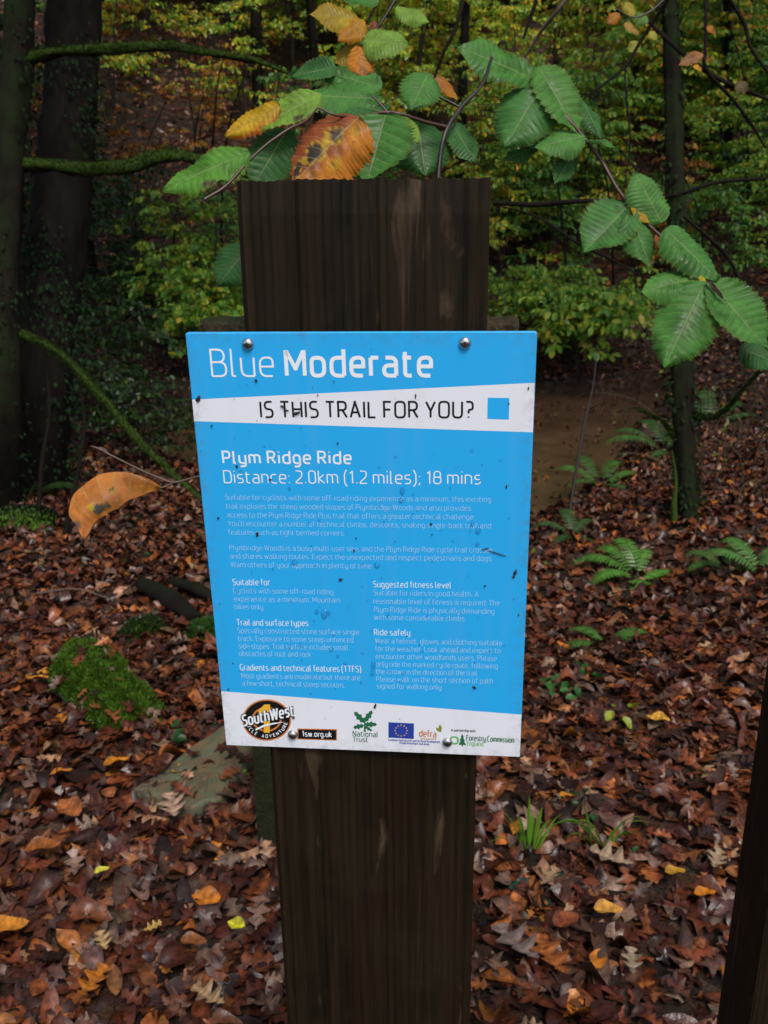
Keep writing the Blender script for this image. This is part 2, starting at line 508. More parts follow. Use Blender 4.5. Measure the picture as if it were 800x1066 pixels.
def ribbon(p, w):
    n = len(p); L, Rr = [], []
    for i in range(n):
        d0 = p[i] - p[i - 1] if i > 0 else p[1] - p[0]; d1 = p[i + 1] - p[i] if i < n - 1 else p[-1] - p[-2]
        d0 = d0 / (np.linalg.norm(d0) + 1e-9); d1 = d1 / (np.linalg.norm(d1) + 1e-9)
        n0 = np.array([-d0[1], d0[0]]); n1 = np.array([-d1[1], d1[0]])
        m = n0 + n1; lm = np.linalg.norm(m)
        m = n0 if lm < .3 else m / lm
        k = 1 / max(.8, m.dot(n0))
        e = np.zeros(2)
        if i == 0: e = -d1 * w * .0
        L.append(p[i] + m * w / 2 * k); Rr.append(p[i] - m * w / 2 * k)
    V = L + Rr
    Fc = [(n + i, n + i + 1, i + 1, i) for i in range(n - 1)]
    return np.array(V), Fc


def split_sharp(p):
    out = []; st = 0
    for i in range(1, len(p) - 1):
        a, b = p[i] - p[i - 1], p[i + 1] - p[i]
        if a.dot(b) / (np.linalg.norm(a) * np.linalg.norm(b) + 1e-12) < .35: out.append(p[st:i + 1]); st = i
    out.append(p[st:]); return out


def lay_text(text, track):
    x = 0; out = []
    for ch in text:
        w, st = G[ch]
        for s in st: out.append((x, s))
        x += w + (track if ch != ' ' else track * .5)
    return out, x - track


def text_part(name, lines, weight, mat, parent, lift=.00012, R=.24, slant=0, jit=0):
    """lines: (text, p0_px, p1_px, cap_px). Baseline pixels on the photo give the place on the sheet"""
    mb = MB()
    for (text, p0, p1, cap) in lines:
        a, b = S(*p0), S(*p1)
        d = b - a; Lw = np.linalg.norm(d); d = d / Lw; nrm = np.array([-d[1], d[0]])
        h = abs((S(p0[0], p0[1] - cap) - a)[1])
        seg, wid = lay_text(text, .17 + weight * .9)
        kx = Lw / wid
        for k, (x0, s) in enumerate(seg):
            p = stroke_pts(s, R) + np.array([x0, 0])
            q = np.stack([p[:, 0] * kx + slant * p[:, 1] * h, p[:, 1] * h], 1)
            for kk, qs in enumerate(split_sharp(q)):
                if len(split_sharp(q)) > 1:      # run the stroke ends into the corner
                    e0 = (qs[0] - qs[1]) / np.linalg.norm(qs[0] - qs[1]); e1_ = (qs[-1] - qs[-2]) / np.linalg.norm(qs[-1] - qs[-2]); qs = qs.copy(); w_ = weight * h * .42
                    if kk > 0: qs[0] = qs[0] + e0 * w_
                    if kk < len(split_sharp(q)) - 1: qs[-1] = qs[-1] + e1_ * w_
                V, Fc = ribbon(qs, weight * h)
                V3 = [(a[0] + d[0] * v[0] + nrm[0] * v[1], -lift - ((k * 3 + kk) % 6) * .00001, a[1] + d[1] * v[0] + nrm[1] * v[1]) for v in V]
                mb.add(V3, Fc)
    return add(name, mb.mesh(name), parent, mat)


def flat_poly(name, pts2, lift, mat, parent, thick=0):
    n = len(pts2)
    V = [(p[0], -lift, p[1]) for p in pts2]
    area = sum(pts2[i][0] * pts2[(i + 1) % n][1] - pts2[(i + 1) % n][0] * pts2[i][1] for i in range(n))
    f = list(range(n)) if area > 0 else list(range(n))[::-1]
    me = mesh_np(name, V, [f])
    return add(name, me, parent, mat)


def flat_many(name, polys, lift, mat, parent):
    mb = MB()
    for k, pts2 in enumerate(polys):
        n = len(pts2); area = sum(pts2[i][0] * pts2[(i + 1) % n][1] - pts2[(i + 1) % n][0] * pts2[i][1] for i in range(n))
        f = list(range(n)) if area > 0 else list(range(n))[::-1]
        mb.add([(p[0], -lift - (k % 5) * .00001, p[1]) for p in pts2], [f])
    return add(name, mb.mesh(name), parent, mat)


def ell(cx, cy, rx, ry, n=48, rot=0):
    return [S(cx + rx * cos(t) * cos(rot) - ry * sin(t) * sin(rot), cy + rx * cos(t) * sin(rot) + ry * sin(t) * cos(rot)) for t in np.linspace(0, 2 * pi, n, endpoint=False)]


BLUE = m_vinyl('sky_blue_print', (.020, .40, .85)); WHITE = m_vinyl('white_print', (.76, .79, .86))
TXT = m_plain('white_ink', (.80, .85, .90), .4); FAINT = m_plain('faded_white_ink', (.30, .62, .90), .4); HEADI = m_plain('pale_ink', (.60, .78, .92), .4)
BLACKI = m_plain('black_ink', (.006, .006, .008), .4); ORANGE = m_plain('orange_ink', (.55, .19, .055), .4); YEL = m_plain('yellow_ink', (.80, .45, .04), .4)
GREENI = m_plain('green_ink', (.015, .14, .06), .4); LGREEN = m_plain('light_green_ink', (.12, .42, .09), .4); NAVY = m_plain('navy_ink', (.02, .05, .33), .4)
OLIVE = m_plain('olive_ink', (.22, .25, .03), .4)
STEEL = m_plain('stainless_steel', (.55, .55, .56), .22, 1.0); SPECK = m_plain('dirt_speck', (.012, .009, .006), .7)

sign = thing('trail_sign', 'blue and white cycle trail notice screwed to the dark wooden post', 'sign')
sign.matrix_world = Matrix([[*SR[0], SO[0]], [*SR[1], SO[1]], [*SR[2], SO[2]], [0, 0, 0, 1]])

# the sheet itself, 3 mm thick with softly rounded corners
def rounded_sheet(hw, hh, r, y0, y1):
    pts = []
    for cx, cz, a0 in ((hw - r, hh - r, 0), (-hw + r, hh - r, pi / 2), (-hw + r, -hh + r, pi), (hw - r, -hh + r, 1.5 * pi)):
        for a in np.linspace(a0, a0 + pi / 2, 5): pts.append((cx + r * cos(a), cz + r * sin(a)))
    n = len(pts); e = .0004
    V = [(x * (1 - e / hw), y0, z * (1 - e / hh)) for x, z in pts] + [(x, y0 + e, z) for x, z in pts] + [(x, y1, z) for x, z in pts]
    f = [tuple(range(n)), tuple(range(3 * n - 1, 2 * n - 1, -1))]
    for k in (0, 1):
        for i in range(n):
            j = (i + 1) % n; f.append((k * n + i, k * n + n + i, k * n + n + j, k * n + j))
    return V, f


V, f = rounded_sheet(SW / 2, SH / 2, .0015, 0, .003)
panel = add('panel', mesh_np('panel', V, f), sign, BLUE)
X0, X1 = -SW / 2 + .0002, SW / 2 - .0002
def on_edge(px, py, right):      # snap a photo point to the left/right edge of the sheet
    s = S(px, py); return (X1 if right else X0, s[1])
flat_poly('white_band', [on_edge(202, 438.5, 0), on_edge(554.5, 450, 1), on_edge(557, 398.5, 1), on_edge(200, 416, 0)], .00004, WHITE, sign)
flat_poly('white_footer', [(X0, -SH / 2 + .0002), (X1, -SH / 2 + .0002), on_edge(544, 744, 1), on_edge(229.5, 719.5, 0)], .00004, WHITE, sign)
flat_poly('blue_square', [S(507.5, 436), S(530, 436.7), S(530.5, 414.3), S(508, 414)], .0001, BLUE, sign)
text_part('title_lettering', [('Blue', (221.5, 391.5), (285, 391.5), 27.5)], .075, TXT, sign)
text_part('bold_title_lettering', [('Moderate', (299, 391), (449, 391), 26.5)], .155, TXT, sign)
text_part('question_lettering', [('IS THIS TRAIL FOR YOU?', (272, 434.2), (492, 434.6), 16)], .13, BLACKI, sign)
text_part('ride_name_lettering', [('Plym Ridge Ride', (233, 482), (365.5, 482.4), 12)], .165, TXT, sign)
text_part('distance_lettering', [('Distance: 2.0km (1.2 miles); 18 mins', (234, 502.5), (500, 503.7), 12.5)], .095, TXT, sign)


def block(name, rows, tilt=.009, cap=5.2, w=.1, mat=None):
    text_part(name, [(t, (x0, y), (x1, y + (x1 - x0) * tilt), cap) for t, x0, x1, y in rows], w, mat or FAINT, sign)


block('opening_paragraph', [('Suitable for cyclists with some off-road riding experience as a minimum, this exciting', 235, 511, 520),
      ('trail explores the steep wooded slopes of Plymbridge Woods and also provides', 236, 490, 529.3),
      ('access to the Plym Ridge Ride Plus trail that offers a greater technical challenge.', 237, 494, 538.4),
      ("You'll encounter a number of technical climbs, descents, snaking single-back trail and", 238, 511, 547.4),
      ('features such as tight bermed corners.', 238.5, 359, 556.4)])
block('warning_paragraph', [('Plymbridge Woods is a busy multi-user site, and the Plym Ridge Ride cycle trail crosses', 239.5, 513, 572.5),
      ('and shares walking routes. Expect the unexpected and respect pedestrians and dogs.', 240, 513, 581.2),
      ('Warn others of your approach in plenty of time.', 241, 388, 590.2)], .01)
block('column_heading', [('Suitable for', 243, 281, 608.8)], .01, 6, .13, HEADI)
block('column_text', [('Cyclists with some off-road riding', 243.5, 347, 617.3), ('experience as a minimum. Mountain', 244.3, 354, 625.8), ('bikes only.', 245, 275.5, 634)], .012)
block('column_heading', [('Trail and surface types', 247.3, 321, 650.8)], .01, 6, .13, HEADI)
block('column_text', [('Specially constructed stone surface single', 248, 374, 658.8), ('track. Exposure to some steep unfenced', 248.6, 368, 667), ('side slopes. Trail surface includes small', 249.3, 362.5, 675),
                      ('obstacles of root and rock.', 249.6, 325.5, 682.6)], .014)
block('column_heading', [('Gradients and technical features (TTFS)', 250.7, 376, 697.6)], .015, 6, .13, HEADI)
block('column_text', [('Most gradients are moderate but there are', 252, 375, 705.8), ('a few short, technical steep sections.', 252.8, 359.5, 713.6)], .018)
block('column_heading', [('Suggested fitness level', 389.2, 469.5, 611)], .014, 6, .13, HEADI)
block('column_text', [('Suitable for riders in good health. A', 389.3, 498, 619.3), ('reasonable level of fitness is required. The', 389.3, 520, 628.2), ('Plym Ridge Ride is physically demanding', 390, 514.5, 636.9),
                      ('with some considerable climbs.', 390, 485, 645)], .016)
block('column_heading', [('Ride safely', 390, 427, 661)], .014, 6, .13, HEADI)
block('column_text', [('Wear a helmet, gloves and clothing suitable', 391, 522.5, 669.4), ('for the weather. Look ahead and expect to', 391.3, 521, 677.5), ('encounter other woodlands users. Please', 391.7, 517, 685.6),
                      ('only ride the marked cycle route, following', 392, 518, 693.6), ('the arrows in the direction of the trail.', 392.2, 498, 701.4), ('Please walk on the short section of path', 392.6, 513, 709.3), ('signed for walking only.', 393, 461, 716.6)], .018)

# logos on the footer
badge = flat_poly('cycle_badge', ell(278, 749.5, 25.4, 21.6), .00010, ORANGE, sign)
tag(badge, 'black round badge reading SouthWest Cycle Adventure')
flat_poly('black_disc', ell(278, 749.5, 23.9, 20.1), .00015, BLACKI, badge)
flat_poly('orange_ring', ell(278, 748.5, 15.6, 13.0), .00020, ORANGE, badge)
flat_poly('inner_disc', ell(278, 748.5, 13.6, 11.1), .00024, BLACKI, badge)
flat_poly('numeral', [S(*p) for p in ((275, 762.5), (275, 742.5), (269, 744), (269.3, 739.5), (275.5, 733.2), (281.5, 733), (281.2, 762.6))][::-1], .00029, YEL, badge)


def arc_text(name, text, cx, cy, rx, ry, a0, a1, h, w, mat, parent, lift):
    mb = MB(); n = len(text)
    for i, ch in enumerate(text):
        a = a0 + (a1 - a0) * i / (n - 1)
        gw, st = G[ch]
        for k, s in enumerate(st):
            p = stroke_pts(s, .24); p[:, 0] -= gw / 2
            V, Fc = ribbon(p * h, w * h)
            out = []
            for v in V:
                # letters read left to right along the lower arc, tops towards the centre
                tx, ty = -sin(a), cos(a)
                ux, uy = cos(a), sin(a)
                out.append(S(cx + ux * (rx - v[1]) - tx * v[0], cy + uy * (ry - v[1]) - ty * v[0]))
            mb.add([(o[0], -lift - k * .000012, o[1]) for o in out], Fc)
    return add(name, mb.mesh(name), parent, mat)


arc_text('rim_lettering', 'CYCLE ADVENTURE', 278, 749.5, 21.8, 18.2, radians(168), radians(12), 3.2, .2, TXT, badge, .00029)
text_part('script_lettering', [('SouthWest', (254, 755.5), (306, 744.5), 10.5)], .34, BLACKI, badge, .00036, .3, .25)
text_part('script_highlight', [('SouthWest', (254, 755.2), (306, 744.2), 10.2)], .17, TXT, badge, .00044, .3, .25)
flat_poly('script_flourish', [S(*p) for p in ((266, 758.5), (275, 754), (285, 752), (297, 751), (286, 753.5), (276, 756), (267, 760))], .00049, TXT, badge)
plate = flat_poly('web_address_plate', [S(309.6, 769.6), S(351, 770.9), S(351, 759.0), S(309.8, 758.2)], .00010, ORANGE, sign)
flat_poly('plate_face', [S(310.7, 768.7), S(350.1, 769.9), S(350.1, 760), S(310.9, 759.2)], .00015, BLACKI, plate)
text_part('web_lettering', [('1sw.org.uk', (315.5, 766.2), (345.5, 767), 5.2)], .15, TXT, plate, .0002)
# oak sprig emblem
def lobed(bx, by, ax, ay, L, Wd, n=3):
    ux, uy = ax - bx, ay - by; l = math.hypot(ux, uy); ux /= l; uy /= l; out = []
    N = 24
    for sgn in (1, -1):
        rr = range(N) if sgn == 1 else range(N - 1, -1, -1)
        for i in rr:
            t = i / (N - 1); w = Wd * (sin(pi * min(1, t * .92 + .06)) ** .7) * (.78 + .22 * cos(t * n * 2 * pi + 2.6))
            out.append(S(bx + ux * L * t - uy * w * sgn, by + uy * L * t + ux * w * sgn))
    return out
emb = flat_many('oak_leaf_emblem', [lobed(379.5, 752, 369, 741, 15, 3.6), lobed(380, 751, 387.5, 740, 13.5, 3.5), lobed(380, 754, 392, 754, 12.5, 3.3),
      lobed(379, 755, 370, 757, 11, 3.0), lobed(380, 756, 388, 761, 9, 2.0), [S(379, 762), S(381, 762), S(380.6, 748), S(379.4, 748)]], .00010, GREENI, sign)
text_part('emblem_lettering', [('National', (367.8, 766.2), (393.6, 767.2), 5.4), ('Trust', (368, 771.8), (383, 772.4), 5.0)], .13, GREENI, sign)
flag = flat_poly('blue_flag', [S(404.6, 767.8), S(431, 769.2), S(431.2, 753), S(404.6, 751.8)], .00010, NAVY, sign)
stars = []
for k in range(12):
    a = k * pi / 6; cx, cy = 417.9 + 6.2 * cos(a), 760.5 + 5.6 * sin(a)
    stars.append([S(cx + (1.05 if j % 2 == 0 else .45) * sin(j * pi / 5), cy - (1.05 if j % 2 == 0 else .45) * cos(j * pi / 5)) for j in range(10)])
flat_many('star_ring', stars, .00015, YEL, flag)
text_part('flag_caption', [('European Agricultural Fund for Rural Development:', (404.8, 771), (459, 773.4), 2.2), ('Europe investing in rural areas', (416.5, 774.2), (447, 775.6), 2.2)], .15, NAVY, sign)
text_part('ministry_lettering', [('defra', (437, 766.4), (454, 767.4), 6.4)], .15, ORANGE, sign)
flat_many('ministry_underline', [[S(438 + k * 1.9, 769.6 + .05 * k), S(439.3 + k * 1.9, 769.6 + .05 * k), S(439.3 + k * 1.9, 768.4 + .05 * k), S(438 + k * 1.9, 768.4 + .05 * k)] for k in range(9)], .0001, ORANGE, sign)
flat_many('leaf_mark', [lobed(459, 762, 453.5, 757, 7, 1.4, 1), lobed(459, 762, 458, 753, 8, 1.7, 1)], .0001, OLIVE, sign)
text_part('partnership_lettering', [('in partnership with', (470.2, 761.2), (495, 762.2), 2.6)], .15, BLACKI, sign)
flat_many('conifer_mark', [[S(477.5, 775.2), S(485.6, 775.6), S(483.2, 771.4), S(484.4, 771.4), S(482.4, 767.6), S(483.2, 767.5), S(481.4, 763.6), S(479.6, 767.4), S(480.4, 767.4), S(478.6, 771.2), S(479.8, 771.2)],
          [S(480.9, 777), S(482.1, 777), S(482.1, 775.3), S(480.9, 775.3)]], .00012, GREENI, sign)
text_part('broadleaf_mark', [('o', (469.6, 774), (476.9, 774.3), 10)], .16, LGREEN, sign)
text_part('commission_lettering', [('Forestry Commission', (486, 770.6), (535, 773), 5.4)], .14, GREENI, sign)
text_part('country_lettering', [('England', (486.5, 775.8), (503, 776.6), 4.6)], .12, LGREEN, sign)

# domed screws with a recess
def lathe(profile, n=24):
    V = []; Fc = []
    for r, y in profile:
        for k in range(n): V.append((r * cos(2 * pi * k / n), y, r * sin(2 * pi * k / n)))
    for i in range(len(profile) - 1):
        for k in range(n): Fc.append((i * n + k, i * n + (k + 1) % n, (i + 1) * n + (k + 1) % n, (i + 1) * n + k))
    Fc.append(tuple(range((len(profile) - 1) * n, len(profile) * n)))
    return V, Fc


for px, py in ((258.3, 358), (484.3, 357), (305, 764.6), (466, 772.3)):
    c = S(px, py)
    V, Fc = lathe([(.0037, -.0002), (.0036, -.0009), (.0031, -.0018), (.0022, -.0025), (.0013, -.0028)])
    sc = add('screw', mesh_np('screw', V, Fc, smooth=True), sign, STEEL, (c[0], 0, c[1]))
    mb = MB()
    mb.add(*box((-.0013, -.00292, -.00035), (.0013, -.0027, .00035))); mb.add(*box((-.00035, -.00296, -.0013), (.00035, -.0027, .0013)))
    add('recess', mb.mesh('recess'), sc, BLACKI)

# grime: bits of bark and dirt stuck on the wet sheet
mb = MB(); sp = [(207, 415, 2.6, 3.4), (221, 443, 1.4, 1), (267, 396, 1.6, 1.6), (309, 430, 4.5, 2), (294, 423, 2.8, 1.1), (298, 427, 3, 1), (433, 412, .8, 3.4), (550.5, 404, 1, 2.4), (352, 461, 1, 1), (247, 485, 1.6, 1.4),
     (282, 499, 2.2, 1), (527.5, 506, 1, 2), (449, 545, 2, 1.6), (227.6, 539, 1, 1.4), (268, 556, 1.4, 2.6), (371, 560, .9, .9), (369, 572.6, 1.3, 1.2), (355, 603, 2.4, 1.4), (505, 609.6, 1.3, 1.4), (536.6, 596, 1.8, 3.6),
     (535, 600, 1.4, 2), (494, 715, 2.6, 1.4), (306, 747, 1.6, 1.2), (235, 748, 1.6, 1.2), (516, 575, 13, .55), (506, 571, 5, .5), (348, 397, 1, .7), (331, 411, .9, .9), (450, 556, 1, .8), (238, 717, 1, 1), (530, 420, 1, .8), (243, 690, .7, .7), (500, 500, .7, .7), (560-20, 640, .7, 1.3), (391, 735, 1.3, 3.5)]
for k in range(70): sp.append((rnd.uniform(200, 545), rnd.uniform(352, 770), rnd.uniform(.25, .6), rnd.uniform(.25, .6)))
hb = MB()
for k, (x, y, a, b) in enumerate(sp):
    if abs(S(x, y)[0]) > SW / 2 - .002: continue
    rot = rnd.uniform(-.5, .5) if a > 3 else rnd.uniform(0, .8)
    if a > 8: rot = .31
    n = 11; rim = []; c = S(x, y)
    for i in range(n):
        t = 2 * pi * i / n; rr = rnd.uniform(.6, 1.2)
        dx, dy = a * rr * cos(t), b * rr * sin(t)
        rim.append(S(x + dx * cos(rot) - dy * sin(rot), y + dx * sin(rot) + dy * cos(rot)))
    V = [(p[0], -.0005, p[1]) for p in rim] + [(c[0] + (p[0] - c[0]) * .5, -.0005 - min(.0011, .0003 * min(a, b) + .0002), c[1] + (p[1] - c[1]) * .5) for p in rim]
    hb.add(V, [(i, n + i, n + (i + 1) % n, (i + 1) % n)[::-1] for i in range(n)] + [tuple(range(n, 2 * n))])
o = add('dirt_specks', hb.mesh('dirt_specks'), sign, SPECK, kind='stuff')
# water drops
tw = NT('water_drop'); tw.base((.9, .95, 1)); tw.rough(.03); tw.b.inputs['Transmission Weight'].default_value = 1; tw.b.inputs['IOR'].default_value = 1.33
dm = MB(); dl = [(338, 639, 2.6, 4), (330, 636, 1.6, 2.5), (343, 638, 1.5, 2.2), (419, 511, 1.8, 3), (418, 520, 2, 2), (498, 552, 2, 3), (497, 566, 1.6, 1.8), (492, 545, 1.4, 2.6), (389, 692, 2, 3.6), (388, 700, 2, 2.6), (307, 585, 2.4, 2.2), (393, 588, 2.4, 2),
     (345, 676, 1.6, 1.6), (313, 672, 1.3, 2.2), (360, 690, 1.6, 1.6), (404, 640, 1.1, 1.4), (352, 683, 1.2, 1.2), (420, 700, 1.4, 1.4)]
for k in range(46): dl.append((rnd.uniform(300, 530) if k % 2 else rnd.uniform(240, 520), rnd.uniform(460, 715), rnd.uniform(.5, 1.2), rnd.uniform(.5, 1.4)))
for k, (x, y, a, b) in enumerate(dl):
    c = S(x, y); ra = a / F * .8; rb = b / F * .8; n = 14; V = []; Fc = []
    for i, (rr, h) in enumerate(((1, .00005), (.96, .35), (.8, .72), (.5, .93), (.0, 1.0))):
        for j in range(n): V.append((c[0] + ra * rr * cos(2 * pi * j / n), -.00016 - h * min(ra, rb) * .55, c[1] + rb * rr * sin(2 * pi * j / n)))
    for i in range(4):
        for j in range(n): Fc.append((i * n + j, i * n + (j + 1) % n, (i + 1) * n + (j + 1) % n, (i + 1) * n + j))
    dm.add(V, Fc)
add('water_drops', dm.mesh('water_drops', smooth=True), sign, tw.m, kind='stuff')

# ------------------------------------------------------------------ posts
yaw = q[5]
PN = np.array([sin(yaw), -cos(yaw), 0.0])                     # facing direction of the timber
PT = np.array([cos(yaw), sin(yaw), 0.0])
# front plane 1 mm behind the rearmost corner of the sheet
back = [SO + SR @ (c + np.array([0, .003, 0])) for c in corn]
pd = min((b.dot(PN) for b in back)) - .0012


def PP(px, py, off=0):
    d = ray(px, py); t = ((pd - off) - CAM.dot(PN)) / d.dot(PN); w = CAM + d * t
    return w.dot(PT), w[2]


lx = np.mean([PP(242.5, 190)[0], PP(284.5, 790)[0], PP(297, 1060)[0]]); rx_ = np.mean([PP(512, 190)[0], PP(495, 790)[0], PP(490, 1060)[0]])
topz = PP(377, 186)[1]
print('post', lx, rx_, topz, [PP(242.5, 190)[0], PP(284.5, 790)[0], PP(297, 1060)[0]], [PP(512, 190)[0], PP(495, 790)[0], PP(490, 1060)[0]])


def reeded_post(w, h, dpt, zbot, period, seed, reed=.0007):
    """squared timber with a reeded weathered face and ragged sawn top; local x across, y back, z up from its foot"""
    g_ = np.random.default_rng(seed)
    nx = int(w / period * 6); nz = 90
    xs = np.linspace(-w / 2, w / 2, nx)
    amp = reed * (1 + .5 * np.sin(xs * 60 + 1)) * np.where(xs > w * .12, .45, 1)
    prof = amp * (np.cos(2 * pi * xs / period) - 1) * .5 - .0012 * (np.abs(xs) > w / 2 * .985)
    g2 = np.interp(xs, np.linspace(-w / 2, w / 2, 40), g_.normal(0, .0006, 40))
    topv = h - .0005 * (1 - np.cos(2 * pi * xs / period)) * .5 + np.interp(xs, np.linspace(-w / 2, w / 2, 24), g_.normal(0, .0005, 24))
    V = []
    zz = np.linspace(0, 1, nz)
    for k, t in enumerate(zz):
        wob = .0004 * np.sin(t * 9 + xs * 30)
        z = zbot + (topv - zbot) * t
        edge = 0.0015 if k == nz - 1 else 0
        V += [(xs[i], -prof[i] + wob[i] + g2[i] + edge, z[i]) for i in range(nx)]
    Fc = []
    for k in range(nz - 1):
        for i in range(nx - 1): Fc.append((k * nx + i, k * nx + i + 1, (k + 1) * nx + i + 1, (k + 1) * nx + i))
    b = len(V)
    top0 = (nz - 1) * nx
    for i in range(nx): V.append((xs[i], dpt, topv[i] - .004))
    for i in range(nx): V.append((xs[i], dpt, zbot))
    for i in range(nx - 1):
        Fc.append((top0 + i, top0 + i + 1, b + i + 1, b + i)); Fc.append((b + i, b + i + 1, b + nx + i + 1, b + nx + i)); Fc.append((b + nx + i, b + nx + i + 1, i + 1, i))
    Fc.append(tuple([k * nx for k in range(nz)] + [b, b + nx])); Fc.append(tuple([k * nx + nx - 1 for k in range(nz - 1, -1, -1)] + [b + 2 * nx - 1, b + nx - 1]))
    return V, Fc


def place_post(name, cx, wz, w, h, dpt, off, label, seed, mat='post', reed=.0007, period=.0054, group=None):
    V, Fc = reeded_post(w, h, dpt, -.25, period, seed, reed)
    base = PT * cx + PN * (pd - off)
    o = add(name, mesh_np(name, V, Fc), None, MAT[mat], (base[0], base[1], wz)); o.rotation_euler.z = yaw
    tag(o, label, 'post', group); return o


place_post('wooden_post', (lx + rx_) / 2, 0, rx_ - lx, topz, .07, 0, 'dark weathered square-topped timber post carrying the blue notice', 3)
# second post leaving the frame on the right
e1 = PP(747, 1060, .07)[0]
place_post('wooden_post', e1 + .0755, 0, .151, topz - .02, .07, 0, 'dark timber post cut off by the right edge, without any notice', 9)
# short ribbed board behind the post, showing just above the sheet
OB = .078
bl, bt = PP(207, 334, OB); br, _ = PP(541, 331, OB)
mb = MB(); hgt = .13; n = 60; wB = br - bl
xs = np.linspace(0, wB, n)
V, Fc = [], []
rows = [(0, bt - hgt), (0, bt - .003), (.002, bt), (.026, bt), (.026, bt - hgt)]
for y, z in rows:
    for x in xs: V.append((x, y + .0009 * (1 + cos(x * 2 * pi / .006)) * (1 if y < .01 else 0), z + (rnd.uniform(-.0006, .0003) if z > bt - .01 else 0)))
for k in range(4):
    for i in range(n - 1): Fc.append((k * n + i, k * n + i + 1, (k + 1) * n + i + 1, (k + 1) * n + i))
Fc.append(tuple(k * n for k in range(5))); Fc.append(tuple(k * n + n - 1 for k in range(4, -1, -1)))
base = PT * bl + PN * (pd - OB)
o = add('backing_board', mesh_np('backing_board', V, Fc), None, MAT['backboard'], (base[0], base[1], 0)); o.rotation_euler.z = yaw
tag(o, 'ribbed brown board behind the post, peeping above the notice on both sides', 'board')

# ------------------------------------------------------------------ terrain
POOL = np.array([(-2.6, 9.3), (-2.1, 8.2), (-1.2, 7.2), (0, 6.3), (.95, 6.1), (1.45, 6.8), (1.9, 7.5), (2.3, 8.4), (2.9, 9.6), (3.5, 10.9), (1, 10.9), (-1.5, 10.6), (-2.4, 10.1)])
ZW = -.85


def pool_sd(x, y):
    x = np.asarray(x, float); y = np.asarray(y, float)
    d = np.full(x.shape, 1e9); inside = np.zeros(x.shape, bool)
    n = len(POOL)
    for i in range(n):
        a, b = POOL[i], POOL[(i + 1) % n]; e = b - a
        t = np.clip(((x - a[0]) * e[0] + (y - a[1]) * e[1]) / (e @ e), 0, 1)
        d = np.minimum(d, np.hypot(x - a[0] - t * e[0], y - a[1] - t * e[1]))
        c = ((a[1] <= y) & (b[1] > y)) | ((b[1] <= y) & (a[1] > y))
        xi = a[0] + (y - a[1]) / (e[1] if abs(e[1]) > 1e-9 else 1e-9) * e[0]
        inside ^= c & (x < xi)
    return np.where(inside, -d, d)


def HT(x, y):
    x = np.asarray(x, float); y = np.asarray(y, float)
    near = np.interp(y, [-30, .5, 2, 4, 6.3, 8, 11], [.6, 0, -.06, -.36, -.70, -.72, -.55])
    near = near + .16 * np.clip(x - 1.4, 0, 6) * np.clip((y - 2) / 3, 0, 1) + .10 * np.clip(-x - 1.8, 0, 6) * np.clip((y - 2) / 3, 0, 1)
    far = np.interp(y, [10.8, 11.4, 13, 20, 40, 70], [-.8, -.42, .15, 4.4, 17, 26])
    w = np.clip((y - 10.2) / 1.4, 0, 1); w = w * w * (3 - 2 * w)
    h = near * (1 - w) + far * w
    h = h + .035 * np.sin(1.7 * x + .8 * y) + .03 * np.sin(2.9 * y - 1.3 * x + 1) + .012 * np.sin(7 * x + 1.1) * np.sin(6.1 * y) + .25 * w * np.sin(.7 * x + .3 * y) + .12 * w * np.sin(1.9 * x - .8 * y)
    d = pool_sd(x, y)
    lim = ZW + .012 + np.where(d > 0, d * .75, d * .5)
    lim = np.where(y > 8, np.where(d > 0, ZW + .012 + d * 1.6, lim), lim)
    h = np.where(d > 0, np.maximum(h, ZW + .03 * np.clip(d, 0, 1) + .012), h)
    return np.where(d < 1.2, np.minimum(h, np.maximum(lim, ZW - .25)), h)


def normal_at(x, y, e=.05):
    hx = (HT(x + e, y) - HT(x - e, y)) / (2 * e); hy = (HT(x, y + e) - HT(x, y - e)) / (2 * e)
    n = np.stack([-hx, -hy, np.ones_like(hx)], -1); return n / np.linalg.norm(n, axis=-1, keepdims=True)


def GP(px, py):
    d = ray(px, py); t = .5
    prev = t
    while t < 60:
        p = CAM + d * t
        if p[2] < float(HT(p[0], p[1])): break
        prev = t; t += .03
    return CAM + d * (prev + t) / 2


xs = np.unique(np.concatenate([np.linspace(-5, 5, 150), np.linspace(-45, -5, 40), np.linspace(5, 45, 40)]))
ys = np.unique(np.concatenate([np.linspace(-12, .5, 14), np.linspace(.5, 13, 190), np.linspace(13, 70, 90)]))
XX, YY = np.meshgrid(xs, ys)
ZZ = HT(XX, YY)
V = np.stack([XX, YY, ZZ], -1).reshape(-1, 3); nx = len(xs)
i, j = np.meshgrid(np.arange(len(ys) - 1), np.arange(nx - 1), indexing='ij')
Q = np.stack([i * nx + j, i * nx + j + 1, (i + 1) * nx + j + 1, (i + 1) * nx + j], -1).reshape(-1, 4)
ground = add('ground', mesh_np('ground', V, Q, smooth=True), None, MAT['ground'], kind='structure')
V = [(-4.6, 5.7, ZW), (4.6, 5.7, ZW), (4.6, 11.6, ZW), (-4.6, 11.6, ZW)]
add('water', mesh_np('water', V, [(0, 1, 2, 3)]), None, MAT['water'], kind='structure')

